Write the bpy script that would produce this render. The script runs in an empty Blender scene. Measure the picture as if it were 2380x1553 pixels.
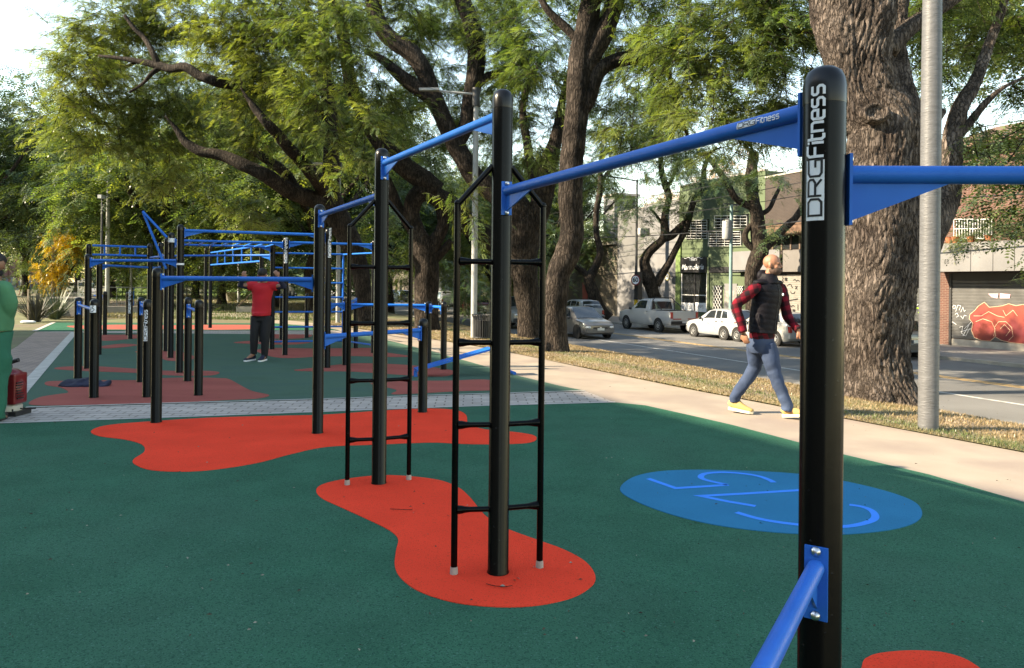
import bpy, bmesh, math, random
import numpy as np
from mathutils import Vector, Matrix, noise
random.seed(7); rng = np.random.default_rng(11)
scene = bpy.context.scene
C = scene.collection
R = math.radians
# ---------------------------------------------------------------- camera geometry
F, CX, HZ, EYE = 1700.0, 1190.0, 658.5, 1.5      # focal length, centre, horizon (in units of a 2380 px wide picture), eye height
RO = R(0.57); CR, SR = math.cos(RO), math.sin(RO)
def ray(px, py):
    u = px-CX; w = -(py-HZ)
    return Vector(((u*CR-w*SR)/F, 1.0, (u*SR+w*CR)/F))
def G(px, py, z=0.0):
    d = ray(px, py); t = (z-EYE)/d.z
    return Vector((d.x*t, t, z))
def W(px, py, Y):
    d = ray(px, py); return Vector((d.x*Y, Y, EYE+d.z*Y))
def conv(x0, y0, s):                             # coordinates read in a measured detail of the survey picture
    return lambda x, y: ((x0+x*s)*0.76282, (y0+y*s)*0.76282)
Z3 = conv(200, 620, .39936); Z4 = conv(0, 680, .41201); Z5 = conv(700, 680, .41201)
Z6 = conv(1400, 680, .41201); Z7 = conv(1750, 480, .41201); Z8 = conv(2420, 480, .41201)
ZA = conv(0, 0, .43789); ZB = conv(1040, 0, .43789); ZC = conv(2080, 0, .43789)
ZM = conv(2180, 740, .36058); ZR = conv(1840, 1380, .42017)
TH = R(22.4)
RD = Vector((-math.sin(TH), math.cos(TH), 0)); RN = Vector((math.cos(TH), math.sin(TH), 0))
def TS(t, s, z=0.0): return RD*t + RN*s + Vector((0, 0, z))
def onplane(px, py, s):                          # ray meets vertical plane s -> (t, z)
    d = ray(px, py); Y = s/(d.dot(RN)); P = d*Y
    return P.dot(RD), EYE+P.z
def gz(s):                                       # terrain profile across the avenue
    pts = [(-9e9, 0), (6.9, 0), (8.0, -.03), (8.8, -.12), (12.6, -1.12), (25.0, -1.12), (26, -1.1), (9e9, -1.1)]
    for (a, za), (b, zb) in zip(pts, pts[1:]):
        if s <= b: return za if a < -1e8 else za+(zb-za)*min(1, (s-a)/(b-a))
    return -1.1

# ---------------------------------------------------------------- mesh builder
class MB:
    def __init__(s): s.v = []; s.f = []
    def add(s, vs, fs):
        o = len(s.v); s.v += [tuple(v) for v in vs]; s.f += [tuple(i+o for i in f) for f in fs]; return s
    def box(s, c, d, rot=None, M=None):
        x, y, z = [q/2 for q in d]
        vs = [Vector(p) for p in ((-x,-y,-z),(x,-y,-z),(x,y,-z),(-x,y,-z),(-x,-y,z),(x,-y,z),(x,y,z),(-x,y,z))]
        if rot is not None: m = Matrix.Rotation(rot, 3, 'Z'); vs = [m@v for v in vs]
        if M is not None: vs = [M@v for v in vs]
        return s.add([v+Vector(c) for v in vs], [(0,3,2,1),(4,5,6,7),(0,1,5,4),(1,2,6,5),(2,3,7,6),(3,0,4,7)])
    def ts(s, t0, t1, s0, s1, z0, z1):           # box in avenue coordinates
        vs = [TS(*p) for p in ((t0,s0,z0),(t1,s0,z0),(t1,s1,z0),(t0,s1,z0),(t0,s0,z1),(t1,s0,z1),(t1,s1,z1),(t0,s1,z1))]
        return s.add(vs, [(0,3,2,1),(4,5,6,7),(0,1,5,4),(1,2,6,5),(2,3,7,6),(3,0,4,7)])
    def tube(s, P, r, n=12, caps=True, sq=1.0, up=None):
        P = [Vector(p) for p in P]; r = list(r) if hasattr(r, '__len__') else [r]*len(P)
        T = [(P[min(i+1, len(P)-1)]-P[max(i-1, 0)]).normalized() for i in range(len(P))]
        a = Vector(up) if up else (Vector((0,0,1)) if abs(T[0].z) < .9 else Vector((1,0,0)))
        a = (a-T[0]*a.dot(T[0])).normalized(); rings = []
        for i, p in enumerate(P):
            a = (a-T[i]*a.dot(T[i])).normalized(); b = T[i].cross(a)
            rings.append([p+(a*math.cos(q)*r[i]*sq+b*math.sin(q)*r[i]) for q in (2*math.pi*k/n for k in range(n))])
        o = len(s.v); s.v += [tuple(v) for g in rings for v in g]
        for i in range(len(P)-1):
            for k in range(n):
                s.f.append((o+i*n+k, o+i*n+(k+1)%n, o+(i+1)*n+(k+1)%n, o+(i+1)*n+k))
        if caps:
            s.f.append(tuple(o+k for k in reversed(range(n)))); s.f.append(tuple(o+(len(P)-1)*n+k for k in range(n)))
        return s
    def lathe(s, c, prof, n=24, axis='Z', seg=None):
        P = []; c = Vector(c)
        for (r, h) in prof:
            for k in range(n):
                q = 2*math.pi*k/n; x, y = r*math.cos(q), r*math.sin(q)
                P.append(c+(Vector((x, y, h)) if axis == 'Z' else Vector((x, h, y)) if axis == 'Y' else Vector((h, x, y))))
        fs = [(i*n+k, i*n+(k+1)%n, (i+1)*n+(k+1)%n, (i+1)*n+k) for i in range(len(prof)-1) for k in range(n)]
        fs += [tuple(reversed(range(n))), tuple((len(prof)-1)*n+k for k in range(n))]
        if axis == 'Y': fs = [tuple(reversed(f)) for f in fs]
        return s.add(P, fs)
    def prism(s, poly, ext):
        poly = [Vector(p) for p in poly]; e = Vector(ext); n = len(poly)
        nn = Vector((0,0,0))
        for i in range(n): nn += poly[i].cross(poly[(i+1) % n])
        if nn.dot(e) < 0: poly.reverse()
        return s.add(poly+[p+e for p in poly], [tuple(reversed(range(n))), tuple(range(n, 2*n))]+[(i, (i+1)%n, n+(i+1)%n, n+i) for i in range(n)])
    def sphere(s, c, r, n=10, m=8):
        r = Vector(r) if hasattr(r, '__len__') else Vector((r, r, r)); c = Vector(c)
        prof = [(math.sin(math.pi*j/m), -math.cos(math.pi*j/m)) for j in range(m+1)]
        prof[0] = (.02, -1); prof[-1] = (.02, 1)
        t = MB().lathe((0,0,0), prof, n)
        return s.add([c+Vector((v[0]*r.x, v[1]*r.y, v[2]*r.z)) for v in t.v], t.f)
    def tf(s, M): s.v = [tuple(M@Vector(v)) for v in s.v]; return s
    def build(s, name, mat, parent=None, smooth=None, loc=None):
        me = bpy.data.meshes.new(name)
        root = Vector((0,0,0)); p = parent
        if parent is not None:
            while p.parent: p = p.parent
            root = Vector(p.get('_o', (0,0,0)))
        elif loc is not None: root = Vector(loc)
        me.from_pydata([(v[0]-root.x, v[1]-root.y, v[2]-root.z) for v in s.v], [], s.f); me.update()
        if mat: me.materials.append(mat)
        o = bpy.data.objects.new(name, me); C.objects.link(o)
        if parent is not None: o.parent = parent
        else: o.location = root; o['_o'] = tuple(root)
        if smooth is not None:
            me.polygons.foreach_set('use_smooth', [True]*len(me.polygons))
            if smooth < 180: me.set_sharp_from_angle(angle=R(smooth))
        return o
def thing(name, label, cat, loc=(0,0,0), group=None):
    o = bpy.data.objects.new(name, None); C.objects.link(o); o.location = loc; o['_o'] = tuple(loc)
    o.empty_display_size = .2
    return tag(o, label, cat, group)
def tag(o, label, cat, group=None, kind=None):
    o['label'] = label; o['category'] = cat
    if group: o['group'] = group
    if kind: o['kind'] = kind
    return o
def struct(o, kind='structure'): o['kind'] = kind; return o
def dup(root, M, label=None, group=None):
    r = root.copy(); C.objects.link(r); r.matrix_world = M
    if label: r['label'] = label
    if group: r['group'] = group
    for ch in list(root.children):
        c = ch.copy(); C.objects.link(c); c.parent = r
        for g in list(ch.children):
            d = g.copy(); C.objects.link(d); d.parent = c
    return r
def spline(pts, k=6, closed=False):
    n = len(pts); P = [Vector(p) for p in pts]; out = []
    rng_ = range(n) if closed else range(n-1)
    for i in rng_:
        if closed: a, b, c, d = P[i-1], P[i], P[(i+1)%n], P[(i+2)%n]
        else: a, b, c, d = P[max(i-1,0)], P[i], P[i+1], P[min(i+2,n-1)]
        for j in range(k):
            t = j/k; out.append(.5*((2*b)+(c-a)*t+(2*a-5*b+4*c-d)*t*t+(3*b-a-3*c+d)*t**3))
    if not closed: out.append(P[-1])
    return out
def ribbon(mb, pts, w, mapf, k=1):               # flat stroke along a 2-D line, mapped onto a surface
    P = [Vector(p) for p in pts]
    if k > 1:
        Q = []
        for a, b in zip(P, P[1:]): Q += [a+(b-a)*(i/k) for i in range(k)]
        P = Q+[P[-1]]
    closed = (P[0]-P[-1]).length < 1e-6
    L, Rr = [], []
    n = len(P)
    for i in range(n):
        if closed: a = P[i-1] if i else P[-2]; b = P[i+1] if i < n-1 else P[1]
        else: a = P[max(i-1,0)]; b = P[min(i+1,n-1)]
        d0 = (P[i]-a).normalized() if (P[i]-a).length > 1e-9 else None
        d1 = (b-P[i]).normalized() if (b-P[i]).length > 1e-9 else None
        if d0 is None: d0 = d1
        if d1 is None: d1 = d0
        t = (d0+d1); t = t.normalized() if t.length > .3 else d1
        nn = Vector((-t.y, t.x)); c = max(.45, abs(nn.dot(Vector((-d1.y, d1.x))))); q = nn*(w/2/c)
        L.append(P[i]+q); Rr.append(P[i]-q)
    vs = [mapf(*v) for v in L]+[mapf(*v) for v in Rr]
    mb.add(vs, [(n+i, n+i+1, i+1, i) for i in range(n-1)])
GL = {'D': [[(0,0),(0,1),(.6,1),(.75,.8),(.75,.2),(.6,0),(0,0)]],
 'R': [[(0,0),(0,1),(.65,1),(.75,.85),(.75,.6),(.6,.45),(0,.45)],[(.4,.45),(.75,0)]],
 'G': [[(.75,1),(.15,1),(0,.85),(0,.15),(.15,0),(.75,0),(.75,.45),(.4,.45)]],
 'F': [[(0,0),(0,.85),(.15,1),(.7,1)],[(0,.5),(.6,.5)]],
 'i': [[(0,0),(0,.7)],[(0,.86),(0,1)]], 't': [[(0,1),(0,.12),(.12,0),(.36,0)],[(-.1,.7),(.36,.7)]],
 'n': [[(0,0),(0,.7),(.45,.7),(.55,.58),(.55,0)]],
 'e': [[(0,.35),(.55,.35),(.55,.6),(.45,.7),(.1,.7),(0,.6),(0,.1),(.1,0),(.55,0)]],
 's': [[(.55,.7),(.1,.7),(0,.6),(0,.45),(.1,.36),(.45,.36),(.55,.25),(.55,.1),(.45,0),(0,0)]],
 'o': [[(.1,.45),(.35,.45),(.45,.55),(.45,.75),(.35,.85),(.1,.85),(0,.75),(0,.55),(.1,.45)]]}
WD = {'D':.75,'R':.75,'G':.75,'F':.65,'i':0,'t':.3,'n':.55,'e':.55,'s':.55,'o':.45}
def logo(mapf, total, h, white, parent, word='Fitness'):  # boxed capitals then plain letters; mapf(u along, v across)
    box = total*.44; w = MB(); k = MB()
    nu, nv = 14, 4; g = []
    for i in range(nu+1):
        for j in range(nv+1): g.append(mapf(box*i/nu, h*j/nv))
    w.add(g, [(i*(nv+1)+j, (i+1)*(nv+1)+j, (i+1)*(nv+1)+j+1, i*(nv+1)+j+1) for i in range(nu) for j in range(nv)])
    x = box*.08; cs = box*.27/.75
    for ch in 'DRG':
        for st in GL[ch]: ribbon(k, [(x+a*cs, h*.14+b*h*.72) for a, b in st], h*.12, lambda u, v: mapf(u, v, .0008), 3)
        x += cs*.75+box*.055
    x = box*1.06; tw = sum(WD[c] for c in word)+.22*len(word); cs = (total-box*1.05)/tw if word == 'Fitness' else (total-box*1.05)/5.2
    for ch in word:
        for st in GL[ch]: ribbon(w, [(x+a*cs, h*.05+b*h*.9) for a, b in st], h*.15, mapf, 3)
        x += cs*(WD[ch]+.22)
    a = w.build('lettering', white, parent); k.build('lettering', M_BLACKP, a if a.parent.parent is None else a.parent)

# ---------------------------------------------------------------- materials
def nd(nt, t, **kw):
    n = nt.nodes.new(t)
    for k, v in kw.items(): setattr(n, k, v)
    return n
def mat(name, col, rough=.6, amt=.15, scale=4.0, bump=0.0, bscale=None, metal=0.0, coat=0.0, spec=.5, speck=None, coord='Object', detail=6, stretch=None, col2=None, col2_scale=.6, col2_amt=1.0):
    m = bpy.data.materials.new(name); m.use_nodes = True; nt = m.node_tree; b = nt.nodes['Principled BSDF']
    b.inputs['Roughness'].default_value = rough; b.inputs['Metallic'].default_value = metal
    b.inputs['Coat Weight'].default_value = coat; b.inputs['Coat Roughness'].default_value = .08
    b.inputs['Specular IOR Level'].default_value = spec
    tc = nd(nt, 'ShaderNodeTexCoord'); src = tc.outputs[coord]
    if stretch:
        mp = nd(nt, 'ShaderNodeMapping'); mp.inputs['Scale'].default_value = stretch; nt.links.new(src, mp.inputs[0]); src = mp.outputs[0]
    nz = nd(nt, 'ShaderNodeTexNoise'); nz.inputs['Scale'].default_value = scale; nz.inputs['Detail'].default_value = detail; nt.links.new(src, nz.inputs['Vector'])
    rp = nd(nt, 'ShaderNodeValToRGB'); rp.color_ramp.elements[0].position = .3; rp.color_ramp.elements[1].position = .7
    rp.color_ramp.elements[0].color = (*[c*(1-amt) for c in col], 1); rp.color_ramp.elements[1].color = (*[min(1, c*(1+amt)) for c in col], 1)
    nt.links.new(nz.outputs['Fac'], rp.inputs[0]); cur = rp.outputs[0]
    def mixin(cur, col2, fac, k):
        mx = nd(nt, 'ShaderNodeMix', data_type='RGBA'); nt.links.new(cur, mx.inputs[6]); mx.inputs[7].default_value = (*col2, 1)
        ml = nd(nt, 'ShaderNodeMath', operation='MULTIPLY'); nt.links.new(fac, ml.inputs[0]); ml.inputs[1].default_value = k
        nt.links.new(ml.outputs[0], mx.inputs[0]); return mx.outputs[2]
    if col2:
        n2 = nd(nt, 'ShaderNodeTexNoise'); n2.inputs['Scale'].default_value = col2_scale; n2.inputs['Detail'].default_value = 5; nt.links.new(src, n2.inputs['Vector'])
        mr = nd(nt, 'ShaderNodeMapRange'); mr.inputs[1].default_value = .45; mr.inputs[2].default_value = .62; nt.links.new(n2.outputs['Fac'], mr.inputs[0])
        cur = mixin(cur, col2, mr.outputs[0], col2_amt)
    if speck:
        for (sc, th, c2, k) in speck:
            n3 = nd(nt, 'ShaderNodeTexNoise'); n3.inputs['Scale'].default_value = sc; n3.inputs['Detail'].default_value = 2; nt.links.new(src, n3.inputs['Vector'])
            mr = nd(nt, 'ShaderNodeMapRange'); mr.inputs[1].default_value = th; mr.inputs[2].default_value = th+.06; nt.links.new(n3.outputs['Fac'], mr.inputs[0])
            cur = mixin(cur, c2, mr.outputs[0], k)
    nt.links.new(cur, b.inputs['Base Color'])
    if bump:
        nb = nd(nt, 'ShaderNodeTexNoise'); nb.inputs['Scale'].default_value = bscale or scale*3; nb.inputs['Detail'].default_value = 4; nt.links.new(src, nb.inputs['Vector'])
        bp = nd(nt, 'ShaderNodeBump'); bp.inputs['Strength'].default_value = bump; bp.inputs['Distance'].default_value = .01
        nt.links.new(nb.outputs['Fac'], bp.inputs['Height']); nt.links.new(bp.outputs[0], b.inputs['Normal'])
    return m
def brickmat(name, c1, c2, mortar, bw, bh, msize=.01, rough=.85, bump=.6, rot=0.0, plane='XY', offs=.5, dirt=None):
    m = mat(name, c1, rough, .2, 3); nt = m.node_tree; b = nt.nodes['Principled BSDF']
    tc = nd(nt, 'ShaderNodeTexCoord'); mp = nd(nt, 'ShaderNodeMapping'); nt.links.new(tc.outputs['Object'], mp.inputs[0])
    mp.inputs['Rotation'].default_value = (0, 0, rot)
    v = mp.outputs[0]
    if plane == 'XZ':
        sp = nd(nt, 'ShaderNodeSeparateXYZ'); cb = nd(nt, 'ShaderNodeCombineXYZ'); nt.links.new(v, sp.inputs[0])
        nt.links.new(sp.outputs[0], cb.inputs[0]); nt.links.new(sp.outputs[2], cb.inputs[1]); v = cb.outputs[0]
    br = nd(nt, 'ShaderNodeTexBrick', offset=offs); nt.links.new(v, br.inputs['Vector'])
    br.inputs['Scale'].default_value = 1; br.inputs['Brick Width'].default_value = bw; br.inputs['Row Height'].default_value = bh
    br.inputs['Mortar Size'].default_value = msize; br.inputs['Color1'].default_value = (*c1, 1); br.inputs['Color2'].default_value = (*c2, 1); br.inputs['Mortar'].default_value = (*mortar, 1)
    br.inputs['Mortar Smooth'].default_value = .3
    nz = nd(nt, 'ShaderNodeTexNoise'); nz.inputs['Scale'].default_value = 1.7; nz.inputs['Detail'].default_value = 8; nt.links.new(tc.outputs['Object'], nz.inputs[0])
    mr = nd(nt, 'ShaderNodeMapRange'); mr.inputs[3].default_value = .62; mr.inputs[4].default_value = 1.3; nt.links.new(nz.outputs['Fac'], mr.inputs[0])
    mx = nd(nt, 'ShaderNodeVectorMath', operation='SCALE'); nt.links.new(br.outputs['Color'], mx.inputs[0]); nt.links.new(mr.outputs[0], mx.inputs['Scale'])
    nt.links.new(mx.outputs[0], b.inputs['Base Color'])
    bp = nd(nt, 'ShaderNodeBump'); bp.inputs['Strength'].default_value = bump; bp.inputs['Distance'].default_value = .01; bp.invert = True
    nt.links.new(br.outputs['Fac'], bp.inputs['Height']); nt.links.new(bp.outputs[0], b.inputs['Normal'])
    return m
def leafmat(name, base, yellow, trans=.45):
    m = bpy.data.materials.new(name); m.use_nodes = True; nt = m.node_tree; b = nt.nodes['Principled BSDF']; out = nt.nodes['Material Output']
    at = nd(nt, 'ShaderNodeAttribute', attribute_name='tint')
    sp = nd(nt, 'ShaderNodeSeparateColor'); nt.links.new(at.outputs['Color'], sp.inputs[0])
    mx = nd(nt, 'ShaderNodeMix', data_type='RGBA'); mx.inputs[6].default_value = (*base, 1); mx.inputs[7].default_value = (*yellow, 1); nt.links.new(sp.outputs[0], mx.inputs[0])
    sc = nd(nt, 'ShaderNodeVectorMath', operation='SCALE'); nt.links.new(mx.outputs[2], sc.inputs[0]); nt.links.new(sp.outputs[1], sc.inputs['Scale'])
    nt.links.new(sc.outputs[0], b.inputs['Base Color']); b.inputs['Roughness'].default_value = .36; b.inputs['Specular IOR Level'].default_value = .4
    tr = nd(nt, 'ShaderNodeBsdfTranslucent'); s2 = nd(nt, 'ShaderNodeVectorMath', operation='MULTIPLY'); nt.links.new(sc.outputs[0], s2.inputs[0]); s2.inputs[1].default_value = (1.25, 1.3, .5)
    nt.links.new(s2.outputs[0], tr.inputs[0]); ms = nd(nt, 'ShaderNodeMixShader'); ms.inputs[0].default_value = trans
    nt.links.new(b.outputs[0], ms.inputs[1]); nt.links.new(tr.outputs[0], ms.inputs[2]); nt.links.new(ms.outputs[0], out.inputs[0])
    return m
def barkmat(name, c1, c2, sc=1.0, bump=1.0):
    m = bpy.data.materials.new(name); m.use_nodes = True; nt = m.node_tree; b = nt.nodes['Principled BSDF']
    tc = nd(nt, 'ShaderNodeTexCoord'); mp = nd(nt, 'ShaderNodeMapping'); mp.inputs['Scale'].default_value = (12*sc, 12*sc, 2.9*sc); nt.links.new(tc.outputs['Object'], mp.inputs[0])
    nw = nd(nt, 'ShaderNodeTexNoise'); nw.inputs['Scale'].default_value = 3; nw.inputs['Detail'].default_value = 6; nt.links.new(mp.outputs[0], nw.inputs[0])
    ad = nd(nt, 'ShaderNodeVectorMath', operation='MULTIPLY_ADD'); nt.links.new(nw.outputs['Color'], ad.inputs[0]); ad.inputs[1].default_value = (.9, .9, .9); nt.links.new(mp.outputs[0], ad.inputs[2])
    vo = nd(nt, 'ShaderNodeTexVoronoi', feature='DISTANCE_TO_EDGE'); vo.inputs['Scale'].default_value = 1.6; nt.links.new(ad.outputs[0], vo.inputs['Vector'])
    mr = nd(nt, 'ShaderNodeMapRange'); mr.inputs[1].default_value = .0; mr.inputs[2].default_value = .28; nt.links.new(vo.outputs['Distance'], mr.inputs[0])
    nf = nd(nt, 'ShaderNodeTexNoise'); nf.inputs['Scale'].default_value = 2.2; nf.inputs['Detail'].default_value = 8; nt.links.new(tc.outputs['Object'], nf.inputs[0])
    rp = nd(nt, 'ShaderNodeValToRGB'); rp.color_ramp.elements[0].color = (*c1, 1); rp.color_ramp.elements[1].color = (*c2, 1)
    rp.color_ramp.elements[0].position = .35; rp.color_ramp.elements[1].position = .68
    nt.links.new(nf.outputs['Fac'], rp.inputs[0])
    cr = nd(nt, 'ShaderNodeMapRange'); cr.inputs[1].default_value = 0; cr.inputs[2].default_value = .6; cr.inputs[3].default_value = .26; cr.inputs[4].default_value = 1.0; nt.links.new(mr.outputs[0], cr.inputs[0])
    sc_ = nd(nt, 'ShaderNodeVectorMath', operation='SCALE'); nt.links.new(rp.outputs[0], sc_.inputs[0]); nt.links.new(cr.outputs[0], sc_.inputs['Scale'])
    nt.links.new(sc_.outputs[0], b.inputs['Base Color']); b.inputs['Roughness'].default_value = .9; b.inputs['Specular IOR Level'].default_value = .15
    hs = nd(nt, 'ShaderNodeMath', operation='MULTIPLY_ADD'); nt.links.new(nw.outputs['Fac'], hs.inputs[0]); hs.inputs[1].default_value = .5; nt.links.new(mr.outputs[0], hs.inputs[2])
    bp = nd(nt, 'ShaderNodeBump'); bp.inputs['Strength'].default_value = bump; bp.inputs['Distance'].default_value = .035
    nt.links.new(hs.outputs[0], bp.inputs['Height']); nt.links.new(bp.outputs[0], b.inputs['Normal'])
    return m
def glassmat(name, col=(.02,.025,.03), rough=.05):
    m = mat(name, col, rough, .1, 2, spec=.8, coat=.6); return m

M_BLACK = mat('black_coat', (.0010,.0010,.0013), .27, .15, 3, bump=.04, bscale=30, spec=.14, coat=.03, speck=[(60,.72,(.05,.05,.05),.5)])
M_CAP = mat('black_cap', (.004,.004,.005), .28, .1, 5, spec=.3)
M_BLACKP = mat('black_print', (.01,.01,.012), .5, 0)
M_BLUE = mat('blue_paint', (.0,.135,.52), .38, .1, 6, coat=.0, spec=.12)
M_WHITE = mat('white_print', (.75,.77,.80), .5, .05)
M_STEEL = mat('steel_bolt', (.6,.6,.62), .3, .1, 40, metal=1)
M_GALV = mat('galvanised_paint', (.105,.108,.115), .5, .15, 7, bump=.6, bscale=18, spec=.35, stretch=(1,1,4), speck=[(26,.66,(.19,.195,.20),.4)])
M_GALV2 = mat('galvanised_far', (.30,.31,.31), .55, .2, 3)
M_CONC = mat('concrete', (.36,.33,.29), .85, .2, 2.5, bump=.3, bscale=40)
M_DARKMETAL = mat('dark_metal', (.03,.032,.036), .5, .2, 6)
EPS = [(150,.58,(.008,.045,.034),.8),(62,.60,(.010,.055,.04),.6),(38,.66,(.05,.15,.11),.35),(110,.64,(.09,.20,.17),.6)]
M_GREEN = mat('green_rubber', (.027,.122,.076), .9, .13, 2.3, bump=.55, bscale=130, speck=EPS, spec=.05, col2=(.045,.125,.088), col2_scale=.8, col2_amt=.35)
M_GREENF = mat('green_rubber_dusty', (.066,.130,.094), .9, .14, 1.6, bump=.4, bscale=110, spec=.05, col2=(.045,.09,.08), col2_scale=1.6, col2_amt=.5, stretch=(.6,1.2,1), speck=[(150,.62,(.02,.05,.046),.5)])
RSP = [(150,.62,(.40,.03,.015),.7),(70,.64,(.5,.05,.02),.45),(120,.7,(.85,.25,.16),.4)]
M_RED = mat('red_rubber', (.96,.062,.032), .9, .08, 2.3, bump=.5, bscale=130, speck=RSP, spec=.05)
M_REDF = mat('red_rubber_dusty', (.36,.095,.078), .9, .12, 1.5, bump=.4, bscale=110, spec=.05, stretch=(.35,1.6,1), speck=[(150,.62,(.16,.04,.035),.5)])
M_BLUER = mat('blue_rubber', (.0,.176,.335), .9, .08, 2, bump=.4, bscale=130, spec=.05, speck=[(150,.62,(.004,.06,.17),.6)])
M_BLUEL = mat('blue_line', (.004,.26,.85), .85, .05, 3, spec=.05)
M_PATH = mat('path_concrete', (.30,.25,.205), .85, .12, 1.5, bump=.25, bscale=60, col2=(.25,.20,.17), col2_scale=.9, speck=[(9,.72,(.36,.30,.25),.5)], spec=.3)
M_PAVE = brickmat('pink_pavers', (.36,.25,.205), (.29,.205,.17), (.14,.11,.10), .2, .1, .012, rot=R(28))
M_PAVEC = brickmat('grey_pavers', (.48,.41,.37), (.39,.335,.305), (.19,.16,.14), .23, .115, .010, rot=R(-3))
M_CURB = mat('white_curb', (.42,.40,.37), .85, .18, 6, bump=.3, bscale=50)
M_ASPH = mat('asphalt', (.150,.147,.143), .88, .14, .8, bump=.35, bscale=90, speck=[(140,.62,(.26,.25,.24),.5)], col2=(.11,.108,.106), col2_scale=.25)
M_DRY = mat('dry_ground', (.22,.165,.115), .95, .3, 5, bump=.9, bscale=40, col2=(.20,.20,.07), col2_scale=.8, col2_amt=.7)
M_SOIL = mat('park_ground', (.11,.115,.05), .95, .3, 1.2, bump=.7, bscale=14, col2=(.13,.095,.06), col2_scale=.28, col2_amt=.85)
M_WALK = mat('far_sidewalk', (.24,.22,.20), .9, .2, 2, bump=.3, bscale=20)
M_LAWN = mat('lawn', (.13,.21,.03), .95, .25, 4, bump=.8, bscale=30)
M_PAINTW = mat('road_white', (.42,.42,.41), .8, .3, 6); M_PAINTY = mat('road_yellow', (.40,.25,.09), .85, .4, 6)

# ---------------------------------------------------------------- camera, sky, sun
cam = bpy.data.cameras.new('camera'); co = bpy.data.objects.new('camera', cam); C.objects.link(co)
cam.sensor_width = 36; cam.lens = 36*F/2380; cam.shift_y = (HZ-776.5)/2380; cam.clip_start = .05; cam.clip_end = 3000
co.matrix_world = Matrix(((CR,-SR,0,0),(0,0,-1,0),(SR,CR,0,EYE),(0,0,0,1)))
scene.camera = co
SUN_AZ, SUN_EL = R(9), R(30)                       # direction the light travels, elevation
w = bpy.data.worlds.new('World'); scene.world = w; w.use_nodes = True; nt = w.node_tree
sky = nd(nt, 'ShaderNodeTexSky', sky_type='NISHITA'); sky.sun_disc = False; sky.sun_elevation = SUN_EL
sky.sun_rotation = math.atan2(-math.cos(SUN_AZ), -math.sin(SUN_AZ)) % (2*math.pi); sky.air_density = 1.0; sky.dust_density = .15; sky.ozone_density = 1.6
hsv = nd(nt, 'ShaderNodeHueSaturation'); hsv.inputs['Saturation'].default_value = 1.04; nt.links.new(sky.outputs[0], hsv.inputs['Color']); nt.links.new(hsv.outputs[0], nt.nodes['Background'].inputs[0]); nt.nodes['Background'].inputs[1].default_value = .15
sl = bpy.data.lights.new('sun', 'SUN'); so = bpy.data.objects.new('sun', sl); C.objects.link(so)
sl.energy = 3.9; sl.angle = R(.5); sl.color = (1, .985, .97)
so.rotation_euler = Vector((math.cos(SUN_EL)*math.cos(SUN_AZ), math.cos(SUN_EL)*math.sin(SUN_AZ), -math.sin(SUN_EL))).to_track_quat('-Z', 'Y').to_euler()
scene.view_settings.view_transform = 'Standard'; scene.view_settings.look = 'None'; scene.view_settings.exposure = 2.02; scene.view_settings.use_white_balance = True; scene.view_settings.white_balance_temperature = 9800; scene.view_settings.white_balance_tint = 9
scene.cycles.use_denoising = True; scene.cycles.max_bounces = 6; scene.cycles.diffuse_bounces = 3; scene.cycles.transmission_bounces = 3; scene.cycles.transparent_max_bounces = 4
scene.cycles.caustics_reflective = False; scene.cycles.caustics_refractive = False
scene.render.film_transparent = False

# ---------------------------------------------------------------- ground
g = MB(); ss = [-420,-60,-20,0,4,6.9,8.0,8.8,9.6,10.4,11.5,12.6,18,25,26,40,80,420]; tt = [-200,-40,-10,0,10,20,30,40,60,100,200,420]
for t in tt:
    for s in ss: g.v.append(tuple(TS(t, s, gz(s)-.004)))
for i in range(len(tt)-1):
    for j in range(len(ss)-1):
        a = i*len(ss)+j; g.f.append((a, a+1, a+len(ss)+1, a+len(ss)))
struct(g.build('ground', M_SOIL, smooth=60))
struct(MB().ts(-200, 420, 12.75, 24.0, -1.3, -1.045).build('road', M_ASPH))
struct(MB().ts(-200, 420, 12.6, 12.75, -1.3, -.93).build('near_kerb', M_CONC))
k = MB(); k.ts(-200, 420, 24.0, 24.18, -1.3, -.93); struct(k.build('far_kerb', M_CONC))
struct(MB().ts(-200, 420, 24.18, 29.2, -1.3, -.925).build('sidewalk', M_WALK))
def flat(poly, z, thick=.03):
    b = MB(); P = [Vector((p[0], p[1], z)) for p in poly]
    return b.prism([p-Vector((0,0,thick)) for p in P], (0,0,thick))
def pp(L, c=None): return [G(*(c(*q) if c else q)) for q in L]
PADR = [(1430,936),(1500,943),(1600,965),(1700,988),(1830,1022),(1960,1057),(2160,1104),(2380,1168),(2700,1262)]
near = [(-700,1025),(0,985),(350,973),(700,960),(1100,945)]+PADR+[(3600,1700),(3200,4500),(-2500,4500),(-2500,1200)]
struct(flat(pp(near), .004).build('green_rubber_pad', M_GREEN))
farR = [(850,779),(900,791),(1000,816),(1100,844),(1200,873),(1300,897),(1360,909)]
struct(flat(pp([(20,946),(54,905),(173,773),(500,776)]+farR+[(1000,920),(700,930),(400,938),(60,948)]), .004).build('far_green_pad', M_GREENF))
struct(flat(pp([(83,771),(125,750),(400,751),(640,752),(745,760),(790,768),(500,768)]), .005).build('third_green_pad', M_GREEN))
struct(flat(pp([(-700,1025),(-400,1000),(0,975),(60,948),(400,938),(700,930),(1000,920),(1360,909),(1430,936),(1100,945),(700,960),(350,973),(0,985)]), .0).build('paver_strip', M_PAVEC))
struct(flat(pp([(-700,1020),(-400,960),(-60,860),(40,805),(83,771),(173,773),(54,905),(20,946),(0,975),(-400,1001)]), -.001).build('paver_plaza', M_PAVE))
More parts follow.
